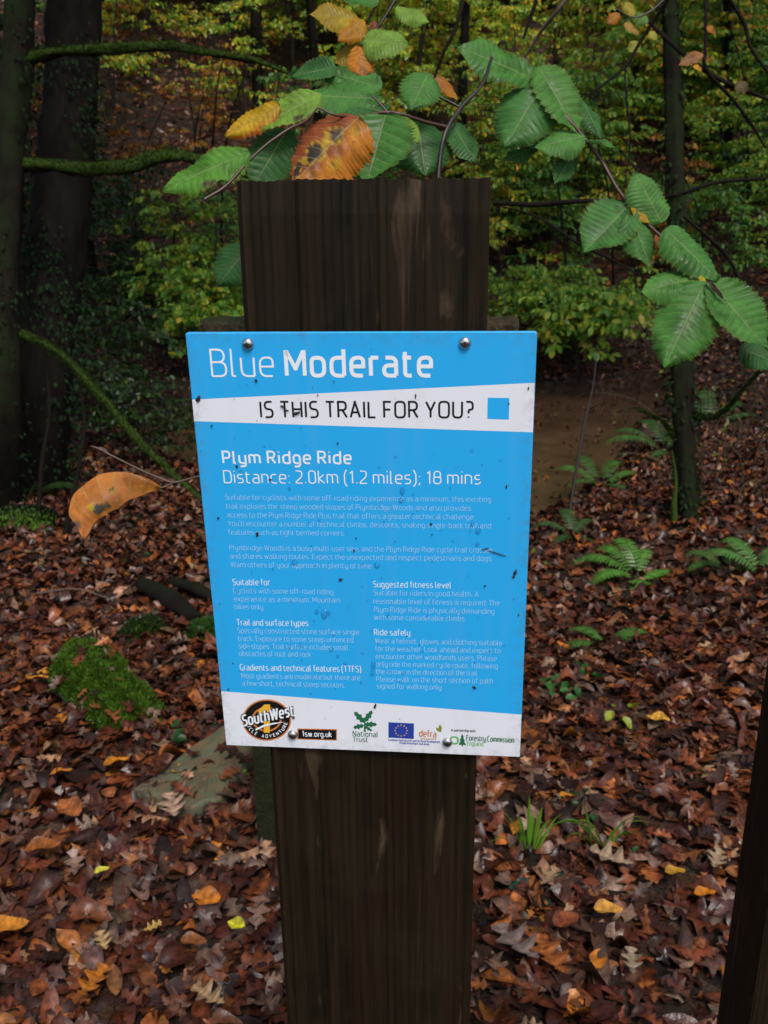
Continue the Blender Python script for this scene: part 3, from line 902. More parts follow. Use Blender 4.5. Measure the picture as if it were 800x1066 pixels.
# ------------------------------------------------------------------ leaf litter
def strip_leaf(n, width, curl, bend, twist=0, fold=.15):
    """leaf as a strip either side of its midrib, length 1 along x, centred"""
    V = []
    for k in range(n + 1):
        t = k / n; w = width(t)
        z0 = bend * ((t - .5) ** 2) * 2
        for s in (-1, 0, 1):
            y = s * w; z = z0 + fold * abs(y) + curl * y * y * 4 * (1 + .8 * sin(5 * t + s)) + twist * s * w * (t - .5)
            V.append((t - .5, y * (1 - .25 * abs(curl) * w), z))
    Qd = []
    for k in range(n):
        a = k * 3; Qd += [(a, a + 3, a + 4, a + 1), (a + 1, a + 4, a + 5, a + 2)]
    return np.array(V), np.array(Qd)


def oak_w(ph):
    return lambda t: max(.012, (.10 + .22 * sin(pi * min(1, t ** 1.2)) ** .8) * (.70 + .42 * sin(t * 2 * pi * 3.4 + ph)) * (1 if t > .1 else .35)) if t < .97 else .03
def oval_w(a=.27, p=.9): return lambda t: a * sin(pi * t ** p) ** .75 + .006


TPL = []
for s_ in range(10):
    TPL.append(strip_leaf(13, oak_w(s_ * .35), rnd.uniform(-.4, .6), rnd.uniform(-.3, .4), rnd.uniform(-.5, .5), rnd.uniform(-.15, .3)))
for s_ in range(5):
    TPL.append(strip_leaf(8, oval_w(rnd.uniform(.22, .34), rnd.uniform(.7, 1.1)), rnd.uniform(-.4, .8), rnd.uniform(-.4, .4), rnd.uniform(-.6, .6), rnd.uniform(-.15, .35)))
LOWT = []
for s_ in range(5):
    LOWT.append(strip_leaf(4, oval_w(.30, rnd.uniform(.7, 1.2)), rnd.uniform(-.5, 1), rnd.uniform(-.5, .6), rnd.uniform(-1, 1), rnd.uniform(-.2, .5)))
PAL = np.array([(.050, .017, .010), (.034, .013, .009), (.085, .028, .013), (.115, .042, .016), (.090, .062, .050), (.125, .090, .070), (.145, .065, .026), (.19, .070, .018), (.20, .135, .085), (.022, .012, .010), (.060, .034, .026), (.30, .13, .02)])
PW = np.array([.19, .15, .18, .13, .075, .045, .07, .045, .03, .14, .06, .008]); PW /= PW.sum()


def pick_col(n, pal=PAL, w=PW, var=.42):
    c = pal[rng.choice(len(pal), n, p=w)] * np.array([1.16, .95, .82])
    return c * rng.uniform(1 - var, 1 + var, (n, 1)) * rng.uniform(.93, 1.07, (n, 3))


def basis_on(x, y):
    nz = normal_at(x, y); ax = np.stack([np.ones_like(x), np.zeros_like(x), np.zeros_like(x)], -1)
    bx = ax - (ax * nz).sum(-1, keepdims=True) * nz; bx /= np.linalg.norm(bx, axis=-1, keepdims=True)
    by = np.cross(nz, bx); return np.stack([bx, by, nz], -1)


def litter(name, y0, y1, dens, tpls, size, tilt, sp=.6, m=.9, lift=.02, keep=None, pal=PAL, w=PW):
    ymid = np.linspace(y0, y1, 400); wd = 2 * (sp * ymid + m); area = float(wd.mean() * (y1 - y0)); N = int(area * dens)
    cdf = np.cumsum(wd); cdf /= cdf[-1]
    y = np.interp(rng.uniform(0, 1, N), cdf, ymid); x = rng.uniform(-1, 1, N) * (sp * y + m)
    d = pool_sd(x, y); k = (d > .05)
    if keep is not None: k &= keep(x, y)
    x, y = x[k], y[k]; N = len(x)
    which = rng.integers(0, len(tpls), N); parts = []
    for i, (tv, tq) in enumerate(tpls):
        s = which == i; n = s.sum()
        if n == 0: continue
        xx, yy = x[s], y[s]
        sc = rng.uniform(size[0], size[1], n)
        R = rotmats(rng.uniform(0, 6.283, n), rng.normal(0, tilt, n), rng.normal(0, tilt, n) + (rng.uniform(0, 1, n) < .4) * pi)
        pos = np.stack([xx, yy, HT(xx, yy) + rng.uniform(.004, lift, n)], -1)
        V, Qd, C = scatter(tv, tq, pos, R, sc, pick_col(n, pal, w), basis_on(xx, yy))
        parts.append((V, Qd, C))
    V, Qd, C = merge(parts)
    print(name, N, len(Qd))
    o = add(name, mesh_np(name, V, Qd, col=C, smooth=True), None, MAT['litter'], kind='stuff')
    return o


o = litter('leaf_litter', .7, 3.6, 1150, TPL, (.045, .095), .26, .56, .7, .032)
tag(o, 'wet brown oak and beech leaves carpeting the near ground', 'leaf litter')
o = litter('leaf_litter', 3.6, 7.6, 620, LOWT, (.045, .09), .30, .56, .5, .03)
tag(o, 'brown leaves covering the slope down to the muddy pool', 'leaf litter')
o = litter('leaf_litter', 7.6, 12, 170, LOWT[:3], (.05, .10), .3, .56, .5, .03)
tag(o, 'brown leaves strewn round the far side of the pool', 'leaf litter')
o = litter('leaf_litter', 12, 34, 85, [ (np.array([(-.5, 0, 0), (-.2, -.27, .06), (.2, -.25, .05), (.5, 0, 0), (.2, .25, .05), (-.2, .27, .06)]), np.array([(0, 1, 2, 3), (0, 3, 4, 5)])) ], (.06, .13), .4, .5, 1, .04,
           w=np.array([.12, .06, .2, .2, .07, .04, .12, .07, .03, .04, .02, .03]))
tag(o, 'russet leaves lying on the steep far hillside', 'leaf litter')
# leaves drifting on the pool
N = 1100; x = rng.uniform(-2.6, 3.3, N); y = rng.uniform(6.3, 10.8, N) ; k = pool_sd(x, y) < -.02; near_edge = rng.uniform(0, 1, N) < np.exp(pool_sd(x, y) * 1.5) + .2; k &= near_edge; x, y = x[k], y[k]; N = len(x)
V, Qd, C = scatter(*LOWT[0], np.stack([x, y, np.full(N, ZW + .006)], -1), rotmats(rng.uniform(0, 6.28, N), np.zeros(N), np.zeros(N)), rng.uniform(.03, .06, N), pick_col(N))
tag(add('floating_leaves', mesh_np('floating_leaves', V, Qd, col=C), None, MAT['litter'], kind='stuff'), 'small fallen leaves floating on the brown pool', 'leaf litter')

# ------------------------------------------------------------------ singled-out fallen leaves
FALL = [  # px, py, length px, angle deg, type, colour, label
 (10, 985, 40, 20, 'oval', (.42, .16, .02), 'large golden ribbed beech leaf at the lower left edge of the ground'),
 (632, 962, 27, 0, 'oval', (.42, .20, .035), 'rounded yellow-orange leaf below the grass right of the post'),
 (620, 1022, 24, 70, 'oval', (.38, .13, .015), 'orange oval leaf low on the ground right of the post'),
 (588, 846, 13, 10, 'oval', (.50, .20, .01), 'tiny bright orange leaf just above the grass tuft'),
 (732, 947, 21, 10, 'oval', (.42, .14, .012), 'bright orange leaf close beside the right-hand post'),
 (701, 926, 21, 15, 'oval', (.38, .20, .02), 'mustard yellow leaf a little left of the right-hand post'),
 (656, 1023, 30, 80, 'oak', (.20, .15, .10), 'small pale tan lobed leaf at the bottom right of the ground'),
 (684, 762, 22, 160, 'oval', (.42, .22, .03), 'yellow leaf right of the lower corner of the notice'),
 (571, 929, 30, 50, 'oak', (.25, .16, .09), 'tan lobed leaf directly under the grass tuft'),
 (635, 909, 40, 150, 'oak', (.23, .16, .10), 'long tan oak leaf under the flopped grass blades'),
 (744, 909, 30, 60, 'oak', (.24, .17, .10), 'curled tan oak leaf against the right-hand post'),
 (197, 819, 33, 30, 'oak', (.33, .17, .03), 'mustard oak leaf lying across the stone slab'),
 (240, 806, 22, 80, 'oval', (.28, .13, .02), 'ochre leaf at the upper end of the stone slab'),
 (124, 811, 24, 30, 'oval', (.45, .16, .015), 'orange leaf left of the stone slab'),
 (182, 858, 42, 110, 'oak', (.30, .19, .13), 'pale pinkish oak leaf below the stone slab'),
 (217, 955, 28, 170, 'oval', (.40, .13, .012), 'orange oval leaf left of the signed post'),
 (109, 924, 14, 20, 'oval', (.55, .50, .05), 'tiny lemon yellow leaf among brown ones at lower left'),
 (99, 1040, 40, 70, 'oak', (.30, .10, .012), 'orange-brown oak leaf near the bottom edge'),
 (110, 998, 26, 120, 'oak', (.32, .20, .09), 'small beige oak leaf in the lower left'),
 (248, 981, 18, 160, 'oval', (.45, .42, .02), 'yellow-green leaf close left of the signed post'),
 (161, 982, 17, 30, 'oak', (.38, .24, .06), 'little straw-coloured lobed leaf in the lower left'),
 (204, 1004, 24, 0, 'oval', (.20, .07, .02), 'rust brown oval leaf near the bottom left of the signed post'),
 (43, 720, 30, 160, 'oval', (.42, .17, .02), 'yellow-orange leaf beside the mossy log'),
 (49, 903, 32, 10, 'oval', (.20, .065, .016), 'broad rust-coloured beech leaf near the left edge'),
 (75, 860, 32, 140, 'oval', (.24, .075, .02), 'folded rust leaf standing up in the litter'),
 (67, 822, 20, 20, 'oval', (.40, .14, .02), 'small orange leaf left of the mossy log end'),
 (219, 1052, 36, 150, 'oak', (.26, .16, .08), 'brown ribbed leaf at the bottom edge by the signed post'),
 (588, 974, 30, 30, 'oval', (.17, .045, .016), 'curled red-brown leaf under the grass right of the post'),
 (571, 1010, 50, 110, 'oak', (.22, .065, .014), 'long chestnut oak leaf right of the post foot'),
 (537, 1004, 56, 125, 'oak', (.14, .10, .085), 'long grey-brown oak leaf right of the post foot'),
]
OAKF = strip_leaf(26, oak_w(.4), .25, .15, .2, .12); OVALF = strip_leaf(16, oval_w(.33, .85), .3, .2, .15, .15)
for (px, py, L, ang, ty, c, lab) in FALL:
    p = GP(px, py); dist = -(RW.T @ (p - CAM))[2]
    tv, tq = OAKF if ty == 'oak' else OVALF
    a = radians(ang)
    R = rotmats(np.array([a]), np.array([rnd.uniform(-.1, .1)]), np.array([rnd.uniform(-.12, .12)]))
    Bs = basis_on(np.array([p[0]]), np.array([p[1]]))
    V, Qd, C = scatter(tv, tq, np.zeros((1, 3)), R, np.array([L / F * dist * 1.12]), np.array([c]), Bs)
    C = C * rng.uniform(.8, 1.1, (len(C), 1))
    o = add('fallen_leaf', mesh_np('fallen_leaf', V, Qd, col=C, smooth=True), None, MAT['litter'], (p[0], p[1], float(HT(p[0], p[1])) + .047))
    tag(o, lab, 'leaf', 'conspicuous fallen leaves')

# ------------------------------------------------------------------ stone, logs, moss, stake
def lump(rx, ry, rz, seed, n=26, m=40, rough=.12, flat=1.0):
    g_ = np.random.default_rng(seed); ph = g_.uniform(0, 6.28, 12); V = []
    for i in range(n):
        t = pi * (i + .5) / n
        for j in range(m):
            a = 2 * pi * j / m
            x, y, z = sin(t) * cos(a), sin(t) * sin(a), cos(t)
            r = 1 + rough * (sin(3 * x + ph[0]) * sin(3.3 * y + ph[1]) + .6 * sin(6 * x + ph[2] + 2 * z) * sin(5 * y + ph[3]) + .35 * sin(11 * x + ph[4]) * sin(12 * y + ph[5]) + .2 * g_.normal() * .5)
            V.append((rx * x * r, ry * y * r, rz * z * r))
    Qd = [(i * m + j, i * m + (j + 1) % m, (i + 1) * m + (j + 1) % m, (i + 1) * m + j)[::-1] for i in range(n - 1) for j in range(m)]
    return np.array(V), np.array(Qd)


def fuzz(V, Qd, N, L, seed, upmin=-.2, colr=(.07, .15, .013), wid=.16):
    """short moss shoots standing on a surface; returns quads with colours"""
    g_ = np.random.default_rng(seed)
    A, B, Cc, D = (V[Qd[:, k]] for k in range(4)); nn = np.cross(Cc - A, D - B); ar = np.linalg.norm(nn, axis=1); nn /= ar[:, None] + 1e-12
    ok = nn[:, 2] > upmin; pr = ar * ok; pr /= pr.sum(); f_ = g_.choice(len(Qd), N, p=pr)
    u, v = g_.uniform(0, 1, (2, N, 1)); p = (A[f_] * (1 - u) + B[f_] * u) * (1 - v) + (D[f_] * (1 - u) + Cc[f_] * u) * v
    n_ = nn[f_] + g_.normal(0, .45, (N, 3)) + np.array([0, 0, .4]); n_ /= np.linalg.norm(n_, axis=1)[:, None]
    s = np.cross(n_, g_.normal(0, 1, (N, 3))); s /= np.linalg.norm(s, axis=1)[:, None]
    l = (L * g_.uniform(.5, 1.3, (N, 1)))
    W = l * wid
    Vv = np.stack([p - s * W, p + s * W, p + n_ * l * .6 + s * W * .9, p + n_ * l + s * 0], 1).reshape(-1, 3)
    Qq = np.arange(4 * N).reshape(-1, 4)
    k = g_.uniform(.35, 1.5, (N, 1)) * np.array(colr) * g_.uniform(.85, 1.15, (N, 3))
    return Vv, Qq, np.repeat(k, 4, 0)


# mossy log at the left
pa, pb = GP(78, 712), GP(165, 770); mid = (pa + pb) / 2
lg = thing('mossy_log', 'rotting log stub thick with bright green moss, left of the notice', 'log', (mid[0], mid[1], float(HT(mid[0], mid[1]))))
dirv = pb - pa; Lg = np.linalg.norm(dirv[:2]) * 1.12; ang = atan2(dirv[1], dirv[0])
pth = smooth_path([(-Lg / 2, .03, .05), (-Lg / 5, 0, .085), (Lg / 5, .0, .06), (Lg / 2, -.02, .0)], 26)
V, Qd = tube(pth, [.04, .085, .10, .075, .085, .05, .03], 30, .20, 5)
V = V * np.array([1.0, 1.2, .78]) - np.array([0, 0, .012])
Rz = np.array([[cos(ang), -sin(ang), 0], [sin(ang), cos(ang), 0], [0, 0, 1]])
V = V @ Rz.T
add('wood', mesh_np('wood', V, Qd, smooth=True), lg, m_bark('rotten_wood', (.03, .022, .015), (.10, .08, .06), (.03, .06, .008), .6, .6, 20))
Fv = fuzz(V, Qd, 26000, .013, 3, .12, (.075, .155, .012), .22)
cl = np.repeat(.45 + .9 * (np.sin(Fv[0][::4, 0] * 70) * np.sin(Fv[0][::4, 1] * 60 + 1) * .5 + .5), 4)[:, None]; Fv = (Fv[0] + np.array([0, 0, .022]) * (cl - .6), Fv[1], Fv[2] * (.3 + .75 * cl))
qc = Fv[0][::4]; kq = (np.sin(qc[:, 0] * 38 + 1) * np.sin(qc[:, 1] * 31) + .6 * np.sin(qc[:, 0] * 83 + qc[:, 1] * 61) + 2.2 * (qc[:, 2] - .03) / .05) > -.35; Fv = (Fv[0], Fv[1][kq], Fv[2])
add('moss', mesh_np('moss', Fv[0], Fv[1], col=Fv[2]), lg, MAT['foliage'], kind='stuff')

qq = rng.choice(len(Fv[1]), 55); pos = Fv[0][::4][qq % (len(Fv[0]) // 4)] + np.array(lg.location) + np.array([0, 0, .012]); pos = pos + rng.normal(0, .05, pos.shape) * np.array([1, 1, .1])
nq = len(pos); parts_ = []
for k_ in range(5):
    s_ = np.arange(nq) % 5 == k_; parts_.append(scatter(*TPL[k_ * 2], pos[s_], rotmats(rng.uniform(0, 6.28, s_.sum()), rng.normal(0, .3, s_.sum()), rng.normal(0, .3, s_.sum())), rng.uniform(.035, .075, s_.sum()), pick_col(s_.sum())))
V, Qd, C = merge(parts_)
tag(add('leaf_litter', mesh_np('leaf_litter', V, Qd, col=C, smooth=True), None, MAT['litter'], kind='stuff'), 'brown leaves caught on and around the mossy log', 'leaf litter')
# smaller log and hummock further back
for (p0, p1, r, lab) in (((148, 614), (208, 652), .045, 'dark damp fallen branch lying behind the mossy log'), ((178, 612), (232, 634), .03, 'thinner dark fallen branch touching the left side of the notice')):
    a, b = GP(*p0), GP(*p1); a[2] = HT(a[0], a[1]) + .03; b[2] = HT(b[0], b[1]) + .03
    V, Qd = tube(smooth_path([a - a, (b - a) * .5 + np.array([0, 0, .015]), b - a], 16), [r * .8, r, r * .6], 12, .12, 4)
    tag(add('fallen_branch', mesh_np('fallen_branch', V, Qd, smooth=True), None, MAT['dark_bark'], a), lab, 'branch', 'fallen branches on the litter')
a, b = GP(40, 626), GP(120, 634); a[2] = HT(a[0], a[1]) + .04; b[2] = HT(b[0], b[1]) + .04
V, Qd = tube(smooth_path([a - a, (b - a) * .5 + np.array([0, .04, .02]), b - a], 12), [.006, .005, .003], 6)
tag(add('fallen_twig', mesh_np('fallen_twig', V, Qd, smooth=True), None, MAT['paletwig'], a), 'thin pale twig lying on the leaf litter at left', 'twig')


def moss_mound(px, py, r, lab, seed, h=.45, c=(.05, .11, .012), n=3500):
    p = GP(px, py); V, Qd = lump(r, r * .8, r * h, seed)
    t = thing('moss_hummock', lab, 'moss', (p[0], p[1], float(HT(p[0], p[1])) - r * .05), 'mossy hummocks')
    add('mound', mesh_np('mound', V, Qd, smooth=True), t, MAT['moss'])
    Fv = fuzz(V, Qd, n, .02, seed, -.1, c)
    add('moss', mesh_np('moss', Fv[0], Fv[1], col=Fv[2]), t, MAT['foliage'], kind='stuff')


moss_mound(152, 660, .10, 'small dull mossy hummock below the dark fallen branch', 21, .6, (.03, .055, .012), 2500)
moss_mound(222, 664, .11, 'green mossy hummock half hidden by the left edge of the notice', 22, .6, (.05, .12, .02))
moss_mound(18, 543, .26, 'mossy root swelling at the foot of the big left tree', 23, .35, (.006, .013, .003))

# sandstone slab
pts = [GP(262, 772), GP(140, 838), GP(186, 852), GP(232, 842), GP(268, 800)]
c0 = np.mean(pts, 0); c0[2] = HT(c0[0], c0[1])
V = []; n = len(pts)
g5 = random.Random(5); rimt = []
for k in range(n):
    a, b = pts[k], pts[(k + 1) % n]
    for s in range(6):
        p = a + (b - a) * s / 6; rimt.append((p[0] - c0[0] + g5.uniform(-.008, .008), p[1] - c0[1] + g5.uniform(-.008, .008)))
m = len(rimt)
tiltf = lambda x, y: .047 + .09 * y
rings = [(1.0, -.09), (1.01, -.02), (.97, -.002), (.9, .004), (.6, .006), (.3, .002)]
for s, dz in rings:
    for x, y in rimt: V.append((x * s, y * s, tiltf(x * s, y * s) + dz + g5.uniform(-.003, .003)))
Fc = [(i * m + j, i * m + (j + 1) % m, (i + 1) * m + (j + 1) % m, (i + 1) * m + j) for i in range(len(rings) - 1) for j in range(m)] + [tuple((len(rings) - 1) * m + j for j in range(m))]
tag(add('stone_slab', mesh_np('stone_slab', V, Fc), None, MAT['stone'], c0), 'flat tan stone slab with green lichen, half buried left of the post', 'stone')

nq = 14; th_ = rng.uniform(0, 6.28, nq); pos = np.stack([c0[0] + .20 * np.cos(th_) * rng.uniform(.3, 1.1, nq), c0[1] + .12 * np.sin(th_) * rng.uniform(.3, 1.2, nq), np.full(nq, c0[2] + .062)], -1); parts_ = []
for k_ in range(5):
    s_ = np.arange(nq) % 5 == k_; parts_.append(scatter(*TPL[k_ * 2 + 1], pos[s_], rotmats(rng.uniform(0, 6.28, s_.sum()), rng.normal(0, .2, s_.sum()), rng.normal(0, .2, s_.sum())), rng.uniform(.04, .085, s_.sum()), pick_col(s_.sum())))
V, Qd, C = merge(parts_)
tag(add('leaf_litter', mesh_np('leaf_litter', V, Qd, col=C, smooth=True), None, MAT['litter'], kind='stuff'), 'brown leaves scattered over the flat stone slab', 'leaf litter')
# algae-green stake close behind the post
p = GP(292, 884)
V, Fc = box((-.055, 0, -.2), (.055, .07, .75)); mb = MB()
zs = np.linspace(-.2, .62, 12); Vv = []; g5 = random.Random(8)
for z in zs:
    for x, y in ((-.05, 0), (-.02, -.003), (.02, -.002), (.05, 0), (.052, .035), (.05, .07), (0, .072), (-.05, .07), (-.053, .035)): Vv.append((x + g5.uniform(-.002, .002), y + g5.uniform(-.002, .002), z + (x * .3 if z > .6 else 0)))
m = 9; Fc = [(i * m + j, i * m + (j + 1) % m, (i + 1) * m + (j + 1) % m, (i + 1) * m + j) for i in range(11) for j in range(m)] + [tuple(range(11 * m, 12 * m))]
tag(add('wooden_stake', mesh_np('wooden_stake', Vv, Fc), None, MAT['stake'], (p[0], p[1], float(HT(p[0], p[1])))), 'short algae-green stake showing left of the signed post under the notice', 'stake')

# ------------------------------------------------------------------ grass, ferns, ground plants
def blade(pts, w, n=10):
    p = smooth_path(pts, n); t = np.gradient(p, axis=0); s = np.cross(t, np.array([.3, .5, 1.0])); s /= np.linalg.norm(s, axis=1)[:, None] + 1e-9
    ww = w * np.sin(np.linspace(.35, pi - .02, n))[:, None]
    up = np.cross(s, t); up /= np.linalg.norm(up, axis=1)[:, None] + 1e-9
    V = np.stack([p - s * ww + up * ww * .4, p, p + s * ww + up * ww * .4], 1).reshape(-1, 3)
    Qd = [(k * 3, k * 3 + 1, k * 3 + 4, k * 3 + 3) for k in range(n - 1)] + [(k * 3 + 1, k * 3 + 2, k * 3 + 5, k * 3 + 4) for k in range(n - 1)]
    return V, np.array(Qd)


def grass_tuft(px, py, blades, lab, col=(.20, .42, .04)):
    b = GP(px, py); b[2] = HT(b[0], b[1])
    t = thing('grass_tuft', lab, 'grass', b + np.array([0, 0, .02]), 'grass tufts in the litter'); d = -(RW.T @ (b - CAM))[2]
    for (dx, dy, bx, by, w) in blades:      # tip offset in px right/up, root offset in px; w in mm
        k = d / F; up = np.array([0, 0, 1.0]); rt = np.array([1.0, 0, 0])
        root = rt * bx * k + np.array([0, by * k, 0]); tip = root + rt * dx * k + up * max(.006, dy * k * 1.15) + np.array([0, rnd.uniform(-.03, .03), 0])
        tip = tip + up * .02; w *= 1.25
        mid = root + (tip - root) * .5 + up * (.25 * abs(dx) * k + .01)
        V, Qd = blade([root, mid, tip], w / 1000)
        cc = np.array(col) * rnd.uniform(.6, 1.25)
        C = np.repeat(cc[None] * 1, len(V), 0)
        add('grass_blade', mesh_np('grass_blade', V, Qd, col=C, smooth=True), t, MAT['foliage'])


grass_tuft(551, 893, [(-12, 38, -4, 0, 3), (-2, 55, -2, 0, 3.4), (6, 42, 4, 0, 4), (-22, 28, -8, 0, 3), (14, 30, 6, 0, 3), (3, 30, 0, 4, 4), (-30, 8, -14, -6, 3.5), (22, 12, 8, 0, 3), (-8, 24, -6, 4, 3), (10, 20, 2, 6, 3), (28, 34, 10, 0, 2.2), (-16, 18, 0, 0, 3), (0, 22, -10, 0, 3)],
           'upright green grass tuft right of the signed post')
grass_tuft(628, 886, [(-60, 16, 0, 2, 5), (40, 30, 0, 0, 4), (-30, 22, 0, 0, 4.5), (-66, 10, 0, 0, 4.4), (-14, 42, -12, 0, 3.6), (46, 14, 4, 0, 3), (24, -4, 6, 0, 4), (-44, -2, -6, -4, 3.4), (32, 6, 6, 2, 3.5), (-20, 10, 0, 0, 4), (12, 12, 4, 0, 4)],
           'flopped green grass blades right of the upright tuft')


def frond(L, az, arch, c, seed, npair=22, wmax=.17):
    """fern frond: rachis arching out, toothed pinnae either side"""
    g_ = random.Random(seed); parts = []
    d = np.array([cos(az), sin(az), 0]); side = np.array([-sin(az), cos(az), 0])
    T = np.linspace(0, 1, 24)
    rp = np.array([d * L * (t * (1 - .12 * t)) + np.array([0, 0, 1]) * L * arch * (1.9 * t - 1.7 * t * t) + side * .06 * L * sin(2.2 * t + seed) for t in T])
    V, Qd = tube(rp, [.0028, .0015, .0006], 4); parts.append((V, Qd, np.array((.09, .08, .02))))
    for k in range(npair):
        t = .12 + .87 * k / npair; i = min(22, int(t * 23)); u = t * 23 - i; p = rp[i] * (1 - u) + rp[i + 1] * u
        tg = rp[i + 1] - rp[i]; tg /= np.linalg.norm(tg)
        w = wmax * L * (sin(pi * min(1, (t * .93 + .07)) ** .8) ** .8) + .004
        for s in (-1, 1):
            dirp = side * s * .92 + tg * .42 + np.array([0, 0, -.18 + g_.uniform(-.08, .08)]); dirp /= np.linalg.norm(dirp)
            across = np.cross(dirp, np.cross(side * s, tg)); across /= np.linalg.norm(across)
            n = 7; Vp = []
            for q_ in range(n + 1):
                v = q_ / n; hw = w * .13 * (1 - v) ** .6 * (1.25 if q_ % 2 else .62) + .0004
                cpt = p + dirp * w * v + np.array([0, 0, -.12 * w * v * v]); Vp += [cpt - across * hw, cpt + across * hw]
            Qp = [(2 * q_, 2 * q_ + 1, 2 * q_ + 3, 2 * q_ + 2) for q_ in range(n)]
            parts.append((np.array(Vp), np.array(Qp), np.array(c) * g_.uniform(.75, 1.25)))
    return merge(parts)


def fern(px, py, fr, lab, c=(.055, .15, .022), seed=1, gp=None):
    b = GP(px, py) if gp is None else gp; b = np.array([b[0], b[1], float(HT(b[0], b[1]))])
    t = thing('fern', lab, 'fern', b, 'ferns on the bank')
    for k, (L, az, arch) in enumerate(fr):
        V, Qd, C = frond(L, radians(az), arch, np.array(c) * 1.6 * rnd.uniform(.8, 1.15), seed * 10 + k)
        add('frond', mesh_np('frond', V, Qd, col=C), t, MAT['foliage'])


fern(664, 604, [(.42, 172, .55), (.36, 205, .45), (.34, 100, .9), (.30, 60, .7), (.26, 250, .35), (.34, 140, .8), (.26, 20, .3), (.22, 290, .2)], 'largest bright green fern on the leafy slope right of the notice', (.07, .19, .025), 1)
fern(626, 506, [(.45, 160, .6), (.42, 120, .8), (.4, 60, .7), (.38, 20, .5), (.36, 200, .4), (.34, 300, .3)], 'bushy fern by the near edge of the muddy pool', (.05, .13, .02), 2)
fern(596, 560, [(.30, 170, .6), (.30, 90, .8), (.26, 40, .6), (.25, 230, .4), (.26, 300, .3)], 'small dark fern below the pool edge close to the notice', (.03, .07, .018), 3)
fern(690, 470, [(.6, 190, .5), (.55, 160, .6), (.5, 110, .8), (.5, 60, .6), (.5, 20, .4), (.4, 240, .3)], 'fern behind the slim mossy tree beside the pool', (.04, .10, .02), 4)
fern(745, 440, [(.6, 200, .5), (.6, 150, .7), (.55, 90, .8), (.5, 40, .6), (.45, 0, .4)], 'tall feathery fern right of the slim mossy tree', (.04, .10, .02), 5)
fern(755, 595, [(.26, 200, .5), (.26, 150, .6), (.22, 60, .8), (.2, 330, .4)], 'little fern left of the top of the right-hand post', (.05, .13, .022), 6)
fern(795, 600, [(.4, 165, .6), (.36, 120, .7), (.3, 60, .6)], 'fern cut off by the right edge above the post', (.06, .15, .03), 7)
fern(590, 482, [(.4, 120, .7), (.4, 60, .6), (.35, 10, .4)], 'dim fern standing at the pool edge beside the notice', (.03, .075, .018), 8)
fern(632, 672, [(.26, 205, .35), (.22, 20, .5), (.2, 150, .5)], 'low sprawling fern frond below the largest fern', (.045, .12, .02), 9)
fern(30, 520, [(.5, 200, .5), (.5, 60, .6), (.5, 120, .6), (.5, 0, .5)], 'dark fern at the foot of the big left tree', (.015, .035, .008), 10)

NEARLEAF = strip_leaf(8, oval_w(.36, .8), .3, .25, .2, .25)


def seedling(px, py, n, size, spread, c, lab, seed, name='woodland_seedling', cat='plant', group='small green plants in the litter', h=.06):
    g_ = random.Random(seed); b = GP(px, py); b = np.array([b[0], b[1], float(HT(b[0], b[1]))])
    t = thing(name, lab, cat, b, group)
    sp_, lp = [], []
    for k in range(n):
        az = g_.uniform(0, 6.28); r = g_.uniform(.2, 1) * spread; z = g_.uniform(.5, 1.3) * h
        tip = np.array([r * cos(az), r * sin(az), z]); sp_.append(tube(smooth_path([(0, 0, 0), tip * .5 + np.array([0, 0, z * .2]), tip], 5), [.0015, .001], 4))
        R = rotmats(np.array([az]), np.array([g_.uniform(-.3, .5)]), np.array([g_.uniform(-.5, .5)]))
        s = g_.uniform(.6, 1.2) * size * .72
        V, Qd, C = scatter(*NEARLEAF, (tip + np.array([cos(az), sin(az), 0]) * s * .5)[None], R, np.array([s]), np.array([c]) * g_.uniform(.7, 1.2)); lp.append((V, Qd, C))
    V, Qd, _ = merge(sp_); add('stem', mesh_np('stem', V, Qd), t, MAT['twig'])
    V, Qd, C = merge(lp); add('foliage', mesh_np('foliage', V, Qd, col=C, smooth=True), t, MAT['foliage'])


seedling(594, 724, 12, .055, .08, (.03, .13, .02), 'dark green seedling right of the lower half of the notice', 1)
seedling(573, 733, 6, .05, .05, (.05, .17, .03), 'small bright seedling touching the notice edge on the right', 2)
seedling(640, 757, 4, .055, .06, (.32, .38, .03), 'yellow-green sprig of three leaves below the dark green seedling', 3)
seedling(557, 586, 7, .07, .12, (.14, .26, .03), 'light green sprig right beside the notice halfway down', 4)
seedling(210, 776, 4, .05, .06, (.03, .12, .02), 'green sprig near the lower left corner of the notice', 5)
seedling(256, 812, 3, .03, .02, (.25, .40, .02), 'tiny lime sprout at the end of the stone slab', 6, h=.03)
seedling(606, 852, 8, .03, .05, (.02, .07, .02), 'small dark feathery sprout behind the grass', 7)
seedling(655, 905, 4, .03, .03, (.02, .09, .02), 'tiny green sprout right of the flopped grass', 8, h=.03)
seedling(560, 930, 5, .045, .07, (.02, .06, .035), 'bluish green ivy sprig below the upright grass tuft', 9, h=.02)
seedling(80, 505, 9, .06, .2, (.03, .08, .015), 'sparse green plant near the foot of the left trees', 10)
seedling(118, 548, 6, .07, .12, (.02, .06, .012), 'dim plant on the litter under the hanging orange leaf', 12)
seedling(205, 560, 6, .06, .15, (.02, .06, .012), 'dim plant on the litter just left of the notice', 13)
seedling(140, 592, 5, .05, .12, (.02, .06, .012), 'low plant sprouting between orange leaf and fallen branch', 14)

